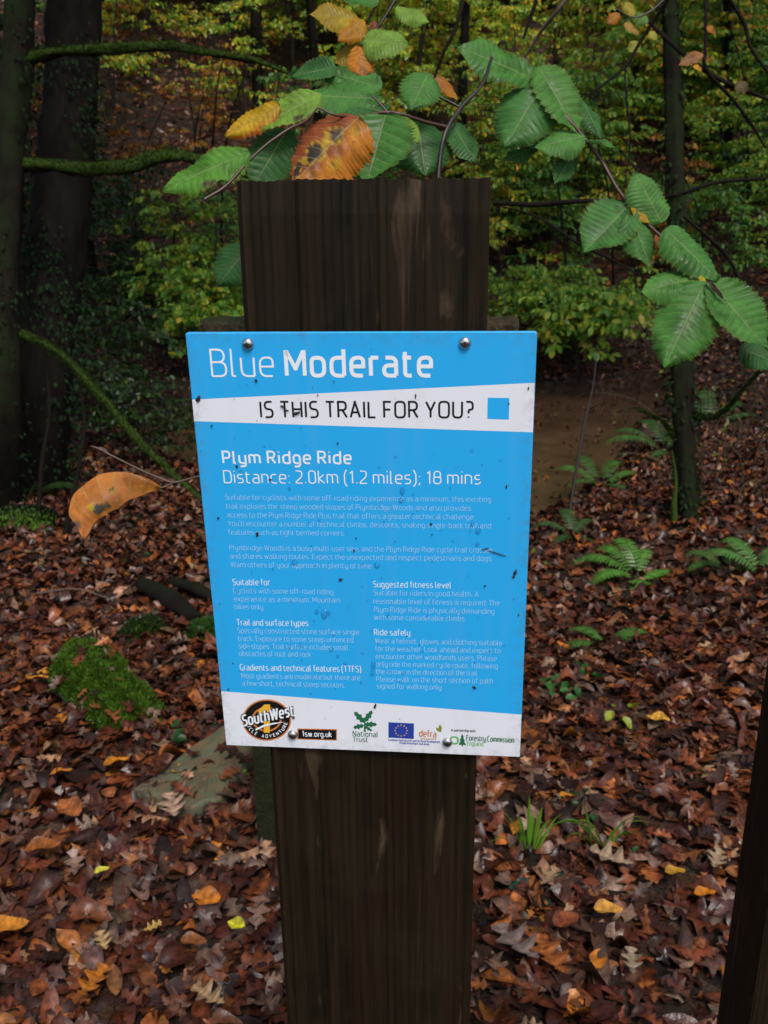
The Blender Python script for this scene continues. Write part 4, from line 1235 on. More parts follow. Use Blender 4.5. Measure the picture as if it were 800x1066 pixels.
# ------------------------------------------------------------------ understorey shrubs and saplings
BGL = (np.array([(0, 0, 0), (.28, -.27, .05), (.68, -.25, .04), (1, 0, -.04), (.68, .25, .04), (.28, .27, .05)]), np.array([(0, 1, 2, 3), (0, 3, 4, 5)]))
PALS = {
 'green': ([(.055, .15, .022), (.075, .19, .028), (.035, .10, .02), (.13, .22, .025), (.20, .22, .02)], [.3, .25, .25, .15, .05]),
 'lime': ([(.16, .27, .03), (.10, .22, .03), (.24, .30, .03), (.32, .27, .02), (.06, .15, .02)], [.3, .25, .2, .1, .15]),
 'yellow': ([(.36, .38, .03), (.24, .34, .035), (.48, .32, .015), (.11, .24, .03), (.44, .16, .012), (.22, .08, .012)], [.22, .30, .09, .28, .06, .05]),
 'russet': ([(.26, .08, .012), (.34, .14, .015), (.12, .04, .012), (.30, .22, .02), (.09, .12, .02)], [.28, .22, .2, .15, .15]),
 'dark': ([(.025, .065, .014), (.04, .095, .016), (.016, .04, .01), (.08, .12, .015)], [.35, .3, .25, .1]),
}


def shrub_mesh(seed, H, R_, nb, leaf, pal, stems=3, low=.12, twl=.45):
    g_ = np.random.default_rng(seed); wood = []; LP, LD, LS = [], [], []
    pal_, w_ = np.array(PALS[pal][0]), np.array(PALS[pal][1])
    for s in range(stems):
        a = g_.uniform(0, 6.28); lean = g_.uniform(.1, .4) * R_ * 1.2; hh = H * g_.uniform(.75, 1.0)
        path = smooth_path([(0, 0, -.1), (lean * .3 * cos(a), lean * .3 * sin(a), hh * .4), (lean * cos(a), lean * sin(a), hh * .75), (lean * 1.3 * cos(a + .3), lean * 1.3 * sin(a + .3), hh)], 12)
        wood.append(tube(path, [.022 * H / 3, .016 * H / 3, .008 * H / 3, .003], 5))
        for b in range(nb):
            t = g_.uniform(low, 1); i = min(10, int(t * 11)); p = path[i] + (path[i + 1] - path[i]) * (t * 11 - i)
            az = g_.uniform(0, 6.28); L = R_ * g_.uniform(.45, 1.0) * (1.15 - .6 * t)
            d = np.array([cos(az), sin(az), 0]); rise = g_.uniform(-.05, .4) * L
            bp = smooth_path([p, p + d * L * .5 + np.array([0, 0, rise * .8]), p + d * L + np.array([0, 0, rise * .7 - .1 * L])], 7)
            wood.append(tube(bp, [.006, .002], 3))
            sd = np.array([-sin(az), cos(az), 0])
            for k in range(int(5 + L * 8)):
                u = g_.uniform(.15, 1); ii = min(5, int(u * 6)); q0 = bp[ii] + (bp[ii + 1] - bp[ii]) * (u * 6 - ii)
                sg = 1 if k % 2 else -1; dd = d * g_.uniform(.3, .9) + sd * sg * g_.uniform(.3, 1) + np.array([0, 0, g_.uniform(-.25, .15)]); dd /= np.linalg.norm(dd)
                tl = twl * L * g_.uniform(.3, 1) * .9
                nl = max(3, int(tl / (leaf * .55)))
                for m_ in range(nl):
                    f_ = (m_ + .5) / nl; LP.append(q0 + dd * tl * f_ + np.array([0, 0, -.12 * tl * f_ * f_]) + g_.normal(0, leaf * .12, 3))
                    sgn = 1 if m_ % 2 else -1; LD.append(atan2(dd[1], dd[0]) + sgn * g_.uniform(.4, 1.1)); LS.append(leaf * 1.25 * g_.uniform(.6, 1.15))
    LP = np.array(LP); n = len(LP)
    R = rotmats(np.array(LD), g_.normal(.65, .45, n), g_.normal(0, .75, n))
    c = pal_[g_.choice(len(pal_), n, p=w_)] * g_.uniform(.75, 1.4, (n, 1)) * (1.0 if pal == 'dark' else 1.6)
    V, Qd, C = scatter(*BGL, LP, R, np.array(LS), c)
    Vw, Qw, _ = merge(wood)
    return mesh_np('foliage', V, Qd, col=C, mats=(MAT['foliage'],)), mesh_np('stem', Vw, Qw, mats=(MAT['twig'],)), n


KINDS = {}
def kind(k, *a, **kw): KINDS[k] = shrub_mesh(*a, **kw); print('shrub', k, KINDS[k][2])
kind('green1', 1, 3.2, 1.3, 22, .075, 'green'); kind('lime1', 2, 2.6, 1.2, 20, .07, 'lime'); kind('yellow1', 3, 3.4, 1.3, 20, .07, 'yellow'); kind('yellow2', 4, 2.6, 1.2, 17, .065, 'yellow', stems=2)
kind('russet1', 5, 2.4, 1.1, 12, .07, 'russet', stems=2); kind('dark1', 6, 2.8, 1.2, 20, .075, 'dark'); kind('hazel', 9, 1.3, 1.0, 15, .095, 'lime', stems=4, low=.3); kind('gloom', 10, 1.0, .6, 14, .05, 'dark', stems=3, low=.2); kind('limelow', 7, 1.0, 1.1, 16, .06, 'lime', stems=4, low=.3); kind('green2', 8, 2.2, 1.1, 16, .065, 'green', stems=2)


def put_shrub(kind_, x, y, s, lab, group=None, name='understorey_shrub', cat='shrub', dz=0):
    b = (x, y, float(HT(x, y)) + dz); t = thing(name, lab, cat, b, group); t.rotation_euler.z = rnd.uniform(0, 6.28); t.scale = (s, s, s * rnd.uniform(.9, 1.15))
    add('foliage', KINDS[kind_][0], t); add('stem', KINDS[kind_][1], t); return t


def px_to_xy(px, y):          # ground x for a photo column at forward distance y
    return (px - 400) / F * (y * .944 + 1.0)


# distinct near ones
put_shrub('hazel', px_to_xy(600, 10.95), 10.95, .95, 'broad-leaved light green bush hanging over the pool right of the post', dz=.05)
put_shrub('hazel', px_to_xy(222, 9.9), 10.8, .8, 'broad-leaved light green bush touching the upper left corner of the notice', dz=.0)
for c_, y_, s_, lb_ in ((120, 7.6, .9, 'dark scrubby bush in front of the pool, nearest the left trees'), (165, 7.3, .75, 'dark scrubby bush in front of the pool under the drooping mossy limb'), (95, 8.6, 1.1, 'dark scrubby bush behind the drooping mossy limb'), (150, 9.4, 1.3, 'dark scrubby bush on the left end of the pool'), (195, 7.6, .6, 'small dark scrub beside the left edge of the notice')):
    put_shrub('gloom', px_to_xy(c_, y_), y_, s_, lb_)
put_shrub('limelow', px_to_xy(590, 11.3), 11.3, 1.05, 'low light green bush overhanging the far bank right of the notice', dz=.1)
put_shrub('limelow', px_to_xy(545, 11.6), 11.6, .9, 'light green bush on the far bank, partly behind the notice corner', dz=.1)
put_shrub('lime1', px_to_xy(215, 9.9), 9.9 + 1.3, .95, 'speckled yellow-green bush left of the post above the notice')
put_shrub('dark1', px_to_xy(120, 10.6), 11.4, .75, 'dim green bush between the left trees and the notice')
put_shrub('limelow', px_to_xy(232, 11), 11.2, 1.0, 'low leafy bush tucked against the upper left edge of the notice', dz=.2)
HS = 'saplings on the far hillside'
LABS = {'green1': 'green-leaved sapling on the far wooded hillside', 'green2': 'small fresh green sapling on the far hillside', 'yellow1': 'tall yellowing beech sapling on the far hillside', 'yellow2': 'shorter yellow and green sapling on the far hillside',
        'russet1': 'russet-leaved sapling on the brown far slope', 'dark1': 'dark green bush in the gloom of the far hillside', 'lime1': 'lime green bushy sapling on the far hillside'}
hill = [  # column px, distance, kind, scale
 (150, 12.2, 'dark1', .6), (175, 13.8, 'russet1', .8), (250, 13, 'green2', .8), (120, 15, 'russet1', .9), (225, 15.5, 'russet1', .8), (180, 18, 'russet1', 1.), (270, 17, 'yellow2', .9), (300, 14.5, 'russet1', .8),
 (130, 20, 'green1', 1), (200, 21, 'green2', 1.2), (260, 20.5, 'green1', 1.1), (320, 19, 'yellow1', 1), (345, 22, 'green1', 1.2), (160, 24, 'green1', 1.3), (290, 25, 'yellow1', 1.3), (230, 26, 'lime1', 1.5), (100, 27, 'green1', 1.4),
 (520, 13.6, 'yellow2', .8), (548, 14.3, 'lime1', .8), (575, 13, 'green2', .75), (620, 13.8, 'yellow2', .8), (655, 13.2, 'russet1', .8), (690, 13, 'green2', .7), (745, 12.6, 'green2', .8), (795, 13, 'lime1', .8), (770, 14.5, 'green2', 1),
 (530, 16, 'yellow1', .9), (565, 17, 'yellow1', .9), (600, 16, 'yellow2', 1), (640, 16.5, 'yellow1', .9), (675, 17.5, 'lime1', 1), (720, 16, 'green2', 1), (760, 17.5, 'yellow1', 1), (800, 18, 'green1', 1.1),
 (400, 17, 'yellow1', 1), (440, 18.5, 'yellow1', 1), (480, 18, 'yellow2', 1.1), (420, 21, 'yellow1', 1.2), (370, 19, 'green1', 1), (510, 20, 'yellow1', 1.2), (555, 21, 'yellow1', 1.2), (600, 20, 'lime1', 1.3), (650, 20.5, 'yellow1', 1.2), (700, 21, 'yellow1', 1.2), (745, 21, 'green1', 1.2), (790, 22, 'yellow1', 1.2),
 (450, 23.5, 'green1', 1.3), (380, 25, 'lime1', 1.4), (510, 24, 'yellow1', 1.3), (570, 25, 'green1', 1.4), (630, 24, 'yellow1', 1.4), (690, 25, 'lime1', 1.5), (750, 25, 'yellow1', 1.4), (60, 22, 'dark1', 1.3), (40, 17, 'dark1', 1.2), (10, 14, 'dark1', 1.1),
 (420, 28, 'green1', 1.6), (500, 28.5, 'yellow1', 1.6), (590, 29, 'green1', 1.6), (670, 29, 'yellow1', 1.6), (330, 28, 'green1', 1.6), (780, 29, 'green1', 1.7), (200, 29, 'green1', 1.6),
 (-120, 16, 'dark1', 1.2), (-60, 20, 'green1', 1.2), (900, 16, 'dark1', 1.2), (920, 20, 'yellow1', 1.2), (860, 24, 'green1', 1.3), (-20, 26, 'green1', 1.4), (-150, 25, 'dark1', 1.5), (980, 25, 'yellow1', 1.4)]
g7 = random.Random(77)
for n_ in range(60):
    c_ = g7.uniform(330, 830); y_ = g7.uniform(13.5, 27)
    hill.append((c_, y_, g7.choice(['yellow1', 'yellow1', 'yellow2', 'lime1', 'green2', 'green1']), g7.uniform(.7, 1.1) * (.6 + y_ / 30)))
for n_ in range(16):
    hill.append((g7.uniform(110, 330), g7.uniform(17, 27), g7.choice(['green2', 'russet1', 'yellow2', 'lime1']), g7.uniform(.8, 1.2)))
for (c, y, k, s) in hill:
    put_shrub(k, px_to_xy(c, y), y, s, LABS[k], HS, 'hillside_sapling', 'sapling')

# ------------------------------------------------------------------ trees
def shade_crown_mesh(seed, R_, Hc, n, leaf, pal='green'):  # leaf masses above the view, added to shade the hillside
    g_ = np.random.default_rng(seed); pal_, w_ = np.array(PALS[pal][0]), np.array(PALS[pal][1])
    nc = 60; c = g_.normal(0, 1, (nc, 3)); c /= np.linalg.norm(c, axis=1)[:, None]; c *= g_.uniform(.3, 1, (nc, 1)) ** .5; c *= np.array([R_, R_, Hc / 2])
    k = g_.integers(0, nc, n); p = c[k] + g_.normal(0, 1, (n, 3)) * np.array([.55, .55, .22]) * R_ * .33
    R = rotmats(g_.uniform(0, 6.28, n), g_.normal(.2, .5, n), g_.normal(0, .5, n)); cc = pal_[g_.choice(len(pal_), n, p=w_)] * g_.uniform(.7, 1.2, (n, 1))
    V, Qd, C = scatter(*BGL, p, R, leaf * g_.uniform(.7, 1.2, n), cc)
    return mesh_np('shade_crown', V, Qd, col=C, mats=(MAT['shade_crown'],))


CR = [shade_crown_mesh(1, 3.2, 3.6, 3800, .17, 'green'), shade_crown_mesh(2, 3.0, 3.8, 3800, .17, 'yellow'), shade_crown_mesh(3, 3.0, 3.4, 3800, .17, 'dark')]


def ivy(path, rads, n, seed, c, leaf=.06, t0=0, t1=1):
    g_ = np.random.default_rng(seed); t = g_.uniform(t0, t1, n) * (len(path) - 1.001); i = t.astype(int); u = (t - i)[:, None]
    p = path[i] * (1 - u) + path[i + 1] * u; r = np.interp(t, np.linspace(0, len(path) - 1, len(rads)), rads)
    a = g_.uniform(0, 6.28, n); kp = np.sin(a * 2 + p[:, 2] * 3.1) + np.sin(a + p[:, 2] * 5.3 + 1) + .5 * np.sin(p[:, 2] * 11) > g_.uniform(-.6, 1.4, n); p, r, a = p[kp], r[kp], a[kp]; n = len(a); p = p + np.stack([np.cos(a), np.sin(a), np.zeros(n)], -1) * (r * g_.uniform(1.0, 1.5, n))[:, None]
    R = rotmats(a + g_.normal(0, .5, n), g_.normal(1.0, .4, n), g_.normal(0, .4, n))
    return scatter(*BGL, p, R, leaf * g_.uniform(.6, 1.2, n), np.array([c]) * g_.uniform(.5, 1.4, (n, 1)))


def tree(px, y, r, H, lab, shade_crown=0, lean=(0, 0), limbs=(), mat='bark', ivyn=0, group=None, dz=0, bx=None, sub=.4, name='woodland_tree', ccol=(.02, .055, .012), crown_z=.82, flare=1.5, kink=.12, trace=None, wide=None):
    x = px_to_xy(px, y) if bx is None else bx
    b = np.array([x, y, float(HT(x, y)) + dz]); t = thing(name, lab, 'tree', b, group)
    g_ = random.Random(int(px * 7 + y * 13))
    kx = [g_.uniform(-kink, kink) for _ in range(4)]
    path = smooth_path([(0, 0, -.3), (lean[0] * .1, 0, H * .12), (lean[0] * .35 + kx[0], kx[1] + lean[1] * .3, H * .38), (lean[0] * .7 + kx[2], lean[1] * .7, H * .7), (lean[0], lean[1], H)], 44)
    if trace is not None:
        tp = [np.array(q_) - b for q_ in trace]; e_ = tp[-1] + (tp[-1] - tp[-2]) / np.linalg.norm(tp[-1] - tp[-2]) * .8; path = smooth_path([tp[0] + np.array([0, 0, -.3])] + tp + [e_, np.array([e_[0] + .1, e_[1], H])], 60)
    rads = [r * flare, r * 1.08, r, r * .9, r * .8, r * .6, r * .35]
    V, Qd = tube(path, rads, 22, .13, int(px) + 500); tr = add('trunk', mesh_np('trunk', V, Qd, smooth=True), t, MAT[mat])
    for L in limbs:       # given in world points relative to the base
        V, Qd = tube(smooth_path(L[0], 40), L[1], 10, .30, 3); lo_ = add('limb', mesh_np('limb', V, Qd, smooth=True), t, MAT[L[2] if len(L) > 2 else 'moss_limb']); Fz = fuzz(V, Qd, 3600, .013, 9, -.5, (.019, .036, .005), .2); add('moss', mesh_np('moss', Fz[0], Fz[1], col=Fz[2]), lo_, MAT['matte'], kind='stuff')
    for k in range(5):
        a = k * 1.3 + g_.uniform(0, .6); i = int(len(path) * g_.uniform(.62, .92)) if trace is None else len(path) - 4; p = path[i]; l = H * .22
        V, Qd = tube(smooth_path([p, p + np.array([cos(a) * l * .5, sin(a) * l * .5, l * .35]), p + np.array([cos(a) * l, sin(a) * l, l * .5])], 8), [r * .35, r * .1], 6, .05, k)
        add('limb', mesh_np('limb', V, Qd, smooth=True), t, MAT['dark_bark'])
    if ivyn:
        V, Qd, C = ivy(path, rads, int(ivyn * 2.2), 5, np.array(ccol) * .8, .036, .02, .75); add('ivy', mesh_np('ivy', V, Qd, col=C), t, MAT['matte'])
    if shade_crown is not None:  # unseen canopy hung on the trunk to block light from above
        c = add('shade_crown', CR[shade_crown], t); c.location = tuple(path[-1] * np.array([1, 1, crown_z])); s = H / 9; c.scale = (s, s, s); c.rotation_euler.z = g_.uniform(0, 6)
    return t, b


# big left tree with its mossy limbs
def rel(px, py, d, b): return P(px, py, d) - b
def on(px, py): p = GP(px, py); return np.array([p[0], p[1], float(HT(p[0], p[1]))])
def dep(p): return -(RW.T @ (p - CAM))[2]
bA = on(4, 528); dA = dep(bA) * .93
trA = [bA, P(0, 420, dA), P(2, 300, dA), P(8, 180, dA), P(18, 60, dA), P(22, -60, dA)]
limA = [([rel(20, 64, dA, bA), rel(60, 54, dA, bA), rel(130, 50, dA - .1, bA), rel(170, 48, dA - .1, bA), rel(210, 54, dA - .3, bA), rel(262, 62, dA - .4, bA), rel(300, 76, dA - .4, bA)], [.045, .030, .030, .028, .022, .018, .010]),
        ([rel(8, 172, dA, bA), rel(50, 172, dA, bA), rel(95, 176, dA, bA), rel(140, 172, dA - .1, bA), rel(182, 162, dA - .2, bA), rel(230, 174, dA - .3, bA), rel(262, 185, dA - .3, bA)], [.05, .036, .040, .042, .036, .02, .012]),
        ([rel(-2, 342, dA, bA), rel(20, 347, dA, bA), rel(62, 368, dA - .2, bA), rel(105, 412, dA - .4, bA), rel(140, 453, dA - .5, bA), rel(168, 482, dA - .6, bA), rel(212, 522, dA - .7, bA)], [.035, .026, .024, .024, .022, .018, .012])]
tree(2, bA[1], .118, 8.5, 'dark thick tree at the left edge sending out three mossy limbs', 2, (.12, .1), limA, 'bark', 700, bx=bA[0], crown_z=1, trace=trA, ccol=(.012, .03, .008))
bB2 = on(34, 508); dB2 = dep(bB2) * .96
trB = [bB2, P(40, 400, dB2), P(52, 300, dB2), P(64, 200, dB2), P(74, 90, dB2), P(84, -60, dB2)]
tree(74, bB2[1], .225, 9.5, 'ivy-clad dark tree trunk right behind the left-edge tree', 2, (.35, .1), (), 'dark_bark', 3400, bx=bB2[0], ccol=(.012, .034, .010), flare=1.5, crown_z=1, trace=trB)
# slim mossy tree by the pool
bB = on(716, 536); dB = dep(bB)
trC = [bB, P(713, 470, dB), P(710, 400, dB), P(707, 300, dB * 1.0), P(703, 180, dB), P(700, 60, dB), P(694, -60, dB)]
tree(716, bB[1], .062, 6.8, 'slim mossy tree on the pool bank right of the notice', None, (-.10, .25), [([rel(712, 430, dB, bB), rel(745, 434, dB - .1, bB), rel(775, 405, dB - .2, bB), rel(800, 375, dB - .3, bB)], [.022, .012, .008, .006]),
     ([rel(712, 470, dB, bB), rel(690, 440, dB, bB), rel(660, 425, dB + .1, bB)], [.016, .008, .004])], 'bark', 900, bx=bB[0], ccol=(.018, .04, .010), flare=1.5, kink=.06, trace=trC)
far = [(118, 12.5, .05, 7), (285, 17, .09, 9), (345, 13.5, .06, 7.5), (478, 15, .07, 8), (530, 24, .13, 10), (618, 21, .10, 9), (735, 15, .06, 8), (785, 19, .12, 10), (165, 22, .12, 10), (410, 22, .12, 10), (660, 28, .15, 11), (240, 28, .15, 11), (-40, 12, .13, 9), (-120, 9, .15, 9), (860, 9, .13, 9), (900, 13, .13, 9), (930, 6.4, .14, 8.5), (-170, 5.6, .16, 8.5)]
for k, (c, y, r, H) in enumerate(far):
    tree(c, y, r, H, 'dark slender trunk among the foliage of the far hillside' if 10 < y else 'woodland tree standing outside the picture beside the pool', (k % 3) if (c < 300 or c > 840) else None, (rnd.uniform(-.6, .6), rnd.uniform(-.3, .3)), (), 'dark_bark', 500, 'trees of the far hillside' if 10 < y else 'trees beside the pool', crown_z=.95)  # added canopy only towards the sides, leaving the middle slope lit

# thin saplings between pool and notice
def stick(name, lab, cat, pts, rads, mat='twig', group=None, sides=6, n=24):
    p = smooth_path(pts, n); V, Qd = tube(p - p[0], rads, sides, .08, 3)
    return tag(add(name, mesh_np(name, V, Qd, smooth=True), None, MAT[mat], p[0]), lab, cat, group)


a = GP(592, 542); d0 = -(RW.T @ (a - CAM))[2]
stick('bare_sapling', 'thin leafless sapling leaning beside the muddy pool', 'sapling', [a, P(600, 490, d0), P(609, 440, d0), P(618, 400, d0), P(622, 360, d0)], [.014, .010, .006, .003])
a = GP(703, 545); d0 = -(RW.T @ (a - CAM))[2]
stick('bare_sapling', 'short mossy sucker stem left of the slim mossy tree base', 'sapling', [a, P(702, 525, d0), P(704, 500, d0), P(700, 470, d0)], [.022, .018, .010, .004], 'moss_limb')
for (x0, y0, pts, lab) in ((40, 545, [(44, 480), (52, 430), (48, 380)], 'dark bare stem leftmost of the three in front of the pool'), (68, 560, [(80, 500), (88, 440), (80, 390)], 'dark bare stem in the middle of the three left of the notice'),
                           (150, 488, [(150, 450), (156, 400), (148, 350)], 'dark bare stem rightmost of the three left of the notice')):
    a = GP(x0, y0); d0 = -(RW.T @ (a - CAM))[2]
    stick('bare_sapling', lab, 'sapling', [a] + [P(u, v, d0) for u, v in pts], [.02, .014, .010, .004], 'dark_bark', 'bare stems at left')

def bramble(px, py, n, size, lab, seed):
    g_ = random.Random(seed); b = GP(px, py); b[2] = HT(b[0], b[1]); t = thing('bramble', lab, 'bramble', b, 'tangled bare undergrowth'); parts = []; lv = []
    for k in range(n):
        x0, y0 = g_.uniform(-.5, .5) * size, g_.uniform(-.4, .4) * size; az = g_.uniform(0, 6.28); L = g_.uniform(.4, 1.1) * size; h = g_.uniform(.2, .9) * size
        d = np.array([cos(az), sin(az), 0]); p = np.array([x0, y0, 0]); pth = smooth_path([p, p + d * L * .3 + np.array([0, 0, h * .8]), p + d * L * .7 + np.array([g_.uniform(-.1, .1), 0, h]), p + d * L + np.array([0, 0, h * g_.uniform(.2, .8)])], 14)
        parts.append(tube(pth, [.006, .004, .002], 5))
        for q_ in range(6):
            i = g_.randrange(3, 13); lv.append(scatter(*BGL, pth[i][None], rotmats(np.array([g_.uniform(0, 6.28)]), np.array([g_.uniform(.1, 1)]), np.array([g_.uniform(-.8, .8)])), np.array([g_.uniform(.03, .05)]), np.array([g_.choice([(.07, .13, .02), (.2, .18, .02), (.12, .05, .02)])])))
    V, Qd, _ = merge(parts); add('stem', mesh_np('stem', V, Qd, smooth=True), t, MAT['bramble'])
    V, Qd, C = merge(lv); add('foliage', mesh_np('foliage', V, Qd, col=C), t, MAT['foliage'])


MAT['bramble'] = m_plain('brown_stem', (.05, .034, .018), .7, 0, .2)
bramble(770, 470, 22, 1.0, 'tangle of arching brown stems right of the slim mossy tree', 1)
bramble(665, 400, 14, .8, 'thin brown stems on the far bank above the pool', 2)
bramble(60, 430, 14, .9, 'dim tangle of bare stems behind the left trees', 3)
bramble(745, 520, 10, .6, 'low arching brown stems between the mossy tree and the right post', 4)
bramble(560, 392, 10, .8, 'dark stems under the light green bushes by the notice corner', 5)

g8 = random.Random(5)
for n_ in range(26):
    c_, y_ = g8.uniform(90, 800), g8.uniform(11.3, 15); x_ = px_to_xy(c_, y_); z_ = float(HT(x_, y_)); h_ = g8.uniform(1.2, 3.2); p0 = np.array([x_, y_, z_ - .05]); le = g8.uniform(-.6, .6)
    stick('bare_sapling', 'thin dark bare stem standing on the lower far hillside', 'sapling', [p0, p0 + np.array([le * .2, 0, h_ * .35]), p0 + np.array([le * .5, .1, h_ * .7]), p0 + np.array([le * 1.3, .1, h_])], [.022, .014, .004], 'dark_bark', 'bare stems on the far hillside', 5, 14)
# dark bare branches hanging in the middle distance
BR = [([(513, 211), (560, 213), (610, 209), (655, 210), (700, 204), (745, 190), (797, 186)], 1.9, [.0055, .0058, .005, .0055, .004, .0045], 'long black branch crossing level behind the right-hand leaves'),
      ([(515, 213), (560, 226), (603, 254), (640, 272), (668, 288)], 2.0, [.002, .003, .0035, .003, .002], 'thin dark branch sagging under the long black branch'),
      ([(712, 225), (735, 245), (758, 268), (775, 300), (792, 325)], 2.0, [.003, .0045, .004, .003], 'dark branch dropping towards the right edge below the big leaves'),
      ([(675, 22), (710, 55), (745, 80), (800, 104)], 2.2, [.005, .0058, .0055, .004], 'dark branch slanting down to the right edge near the top'),
      ([(735, -10), (735, 40), (735, 72), (760, 100), (783, 130), (797, 154)], 2.1, [.004, .004, .0045, .0035, .002], 'dark branch hanging straight down then bending at top right'),
      ([(755, -8), (775, 25), (782, 50), (803, 80)], 2.1, [.0045, .005, .004, .003], 'short dark branch in the very top right corner'),
      ([(700, -8), (672, 35), (650, 70), (625, 90), (605, 104)], 1.8, [.004, .0035, .003, .001], 'fine dark branch slanting down left behind the upper right leaves'),
      ([(596, -10), (580, 12), (562, 35), (548, 58)], 1.3, [.003, .003, .0025, .002], 'grey-brown branch entering from the top above the right-hand leaves'),
      ([(484, -8), (474, 30), (462, 55), (452, 82)], 1.5, [.004, .0032, .0025, .002], 'dark branch dropping from the top edge above the post'),
      ([(560, -8), (556, 8), (550, 25), (545, 40)], 2.3, [.004, .005, .004, .003], 'short thick dark branch stub at the top centre right'),
      ([(400, -8), (385, 18), (372, 45), (360, 66)], 1.2, [.0014, .0014, .001, .0008], 'slim twig holding the yellow leaves above the post'),
      ([(650, 60), (652, 100), (656, 150), (650, 195)], 2.4, [.002, .0025, .002, .0015], 'very thin upright twig behind the upper right leaves')]
for pts, d, rr, lab in BR:
    stick('bare_branch', lab, 'branch', [P(u, v, d + .04 * math.sin(u * .05)) for u, v in pts], rr, 'paletwig' if 'grey' in lab else 'dark_bark', 'bare branches overhead')

# ------------------------------------------------------------------ close leaves
def leafmesh(base, tip, w, nrm, fold, droop, color_fn, seed, serr=.035, broad=.8, nveins=9, sub=110, side=9, wav=.02, cut=None):
    """detailed leaf from base to tip; returns V,Q,C,luv"""
    g_ = np.random.default_rng(seed)
    base, tip = np.asarray(base, float), np.asarray(tip, float); ax = tip - base; L = np.linalg.norm(ax); ax /= L
    n = nrm - nrm.dot(ax) * ax; n /= np.linalg.norm(n); sd = np.cross(n, ax)
    V, C, U = [], [], []; ph = g_.uniform(0, 6.28, 6); g5v = g_.uniform(-.3, 1); nveins = int(nveins + g_.integers(-1, 3))
    for i in range(sub + 1):
        t = i / sub
        prof = max(0.0, math.sin(pi * min(1, t ** broad))) ** .62
        if t > .80: prof = prof * (1 - .55 * ((t - .80) / .20) ** .8) + .0
        for j in range(-side, side + 1):
            v = j / side
            big = .5 + .5 * math.cos(2 * pi * ((t * nveins * 1.0) % 1)); small = ((t * nveins * 3 + .37 * (v > 0)) % 1)
            ed = 1 + serr * (big * 1.3 - small * 2.4) * max(0, (abs(v) - .55) / .45)
            hw = w / 2 * prof * ed * (1 + .06 * sin(3 * t + ph[0] + (1 if v > 0 else 0)))
            y = v * hw
            tt = t + .16 * (1 - abs(v)) * 0
            s = (t - .40 * abs(y) / L) * nveins                # side veins run forward from the midrib
            pl = abs(((s % 1) - .5)) * 2                         # 1 at vein, 0 between
            z = fold * abs(y) - droop * L * (t * t) + (pl - .5) * -.012 * L * min(1, abs(v) * 3) * prof \
                + wav * L * sin(7 * t + ph[1] + 2 * v) * abs(v) + wav * L * .6 * sin(13 * t + ph[2] - v) * v * v - (.10 + .5 * g5v) * abs(y) * abs(v)
            V.append(base + ax * L * t * (1 - .08 * droop) + sd * y + n * z)
            C.append(color_fn(t, v, g_)); U.append((s, v, t))
    m = 2 * side + 1; Qd = []
    for i in range(sub):
        for j in range(2 * side):
            if cut is not None and cut((i + .5) / sub, (j + .5) / side - 1): continue
            Qd.append((i * m + j, (i + 1) * m + j, (i + 1) * m + j + 1, i * m + j + 1))
    return np.array(V), np.array(Qd), np.array(C), np.array(U)


def vn(t, v, s): return .5 + .25 * (sin(9 * t + s) * sin(4 * v + s * 1.7) + sin(17 * t - 5 * v + s * 2.3) * .6 + .4 * sin(31 * t + 13 * v + s))


def c_green(c=(.045, .165, .045), edge=(.16, .09, .02), amt=.2, s=0.0, brown=None):
    c = np.array(c); edge = np.array(edge)
    def f_(t, v, g_):
        k = c * (0.85 + .3 * vn(t, v, s))
        e = max(0, abs(v) - .86) * 7 * vn(t * 2, v, s + 1) * amt * 4
        k = k * (1 - min(1, e)) + edge * min(1, e)
        if brown is not None:
            d = math.hypot((t - brown[0]) * 1.2, (v - brown[1]) * .5) + .12 * (vn(t * 3, v * 3, s + 4) - .5)
            b = min(1, max(0, (brown[2] - d) * 14)); k = k * (1 - b) + np.array((.075, .045, .03)) * b
        return k
    return f_


def c_two(ca, cb, s=0.0, axis='t', thr=.5, spot=None):
    ca, cb = np.array(ca), np.array(cb)
    def f_(t, v, g_):
        q_ = (t if axis == 't' else abs(v) if axis == 'e' else (v + 1) / 2) + .35 * (vn(t, v, s) - .5)
        b = min(1, max(0, (q_ - thr) * 5 + .5)); k = ca * (1 - b) + cb * b
        if spot:
            for (st, sv, sr, sc) in spot:
                d = math.hypot(t - st, (v - sv) * .45) + .10 * (vn(t * 3.3, v * 3, s + 7) - .5)
                bb = min(1, max(0, (sr - d) * 22)); rim = max(0, 1 - abs(d - sr) * 45) * .8
                k = k * (1 - bb) + np.array(sc) * bb
                k = k * (1 - rim) + np.array((.55, .42, .02)) * rim if sr < .1 or len(spot) > 2 else k
        return k * (.85 + .3 * vn(t * 2, v * 2, s + 3))
    return f_


def sprig_leaf(parent, name, b, t, w, d0, d1, tilt, colf, seed, fold=.2, droop=.05, broad=.8, lab=None, cut=None, nveins=11, wav=.034, serr=.07):
    """b, t: photo pixels of leaf base and tip at depths d0, d1; w: width px; tilt: (sideways, forward) lean of the blade away from facing the lens"""
    B, T = P(b[0], b[1], d0), P(t[0], t[1], d1); o = np.array(parent.location)
    nrm = RW @ np.array([tilt[0], tilt[1], 1.0]); wd = 1.14 * w / F * (d0 + d1) / 2 * sqrt(1 + .5 * tilt[0] ** 2)
    V, Qd, C, U = leafmesh(B - o, T - o, wd, nrm, fold, droop, colf, seed, broad=broad, cut=cut, nveins=nveins, wav=wav, serr=serr)
    lf = add(name, mesh_np(name, V, Qd, col=C, uv=U, smooth=True), parent, MAT['close'])
    if lab: lf['label'] = lab
    return lf


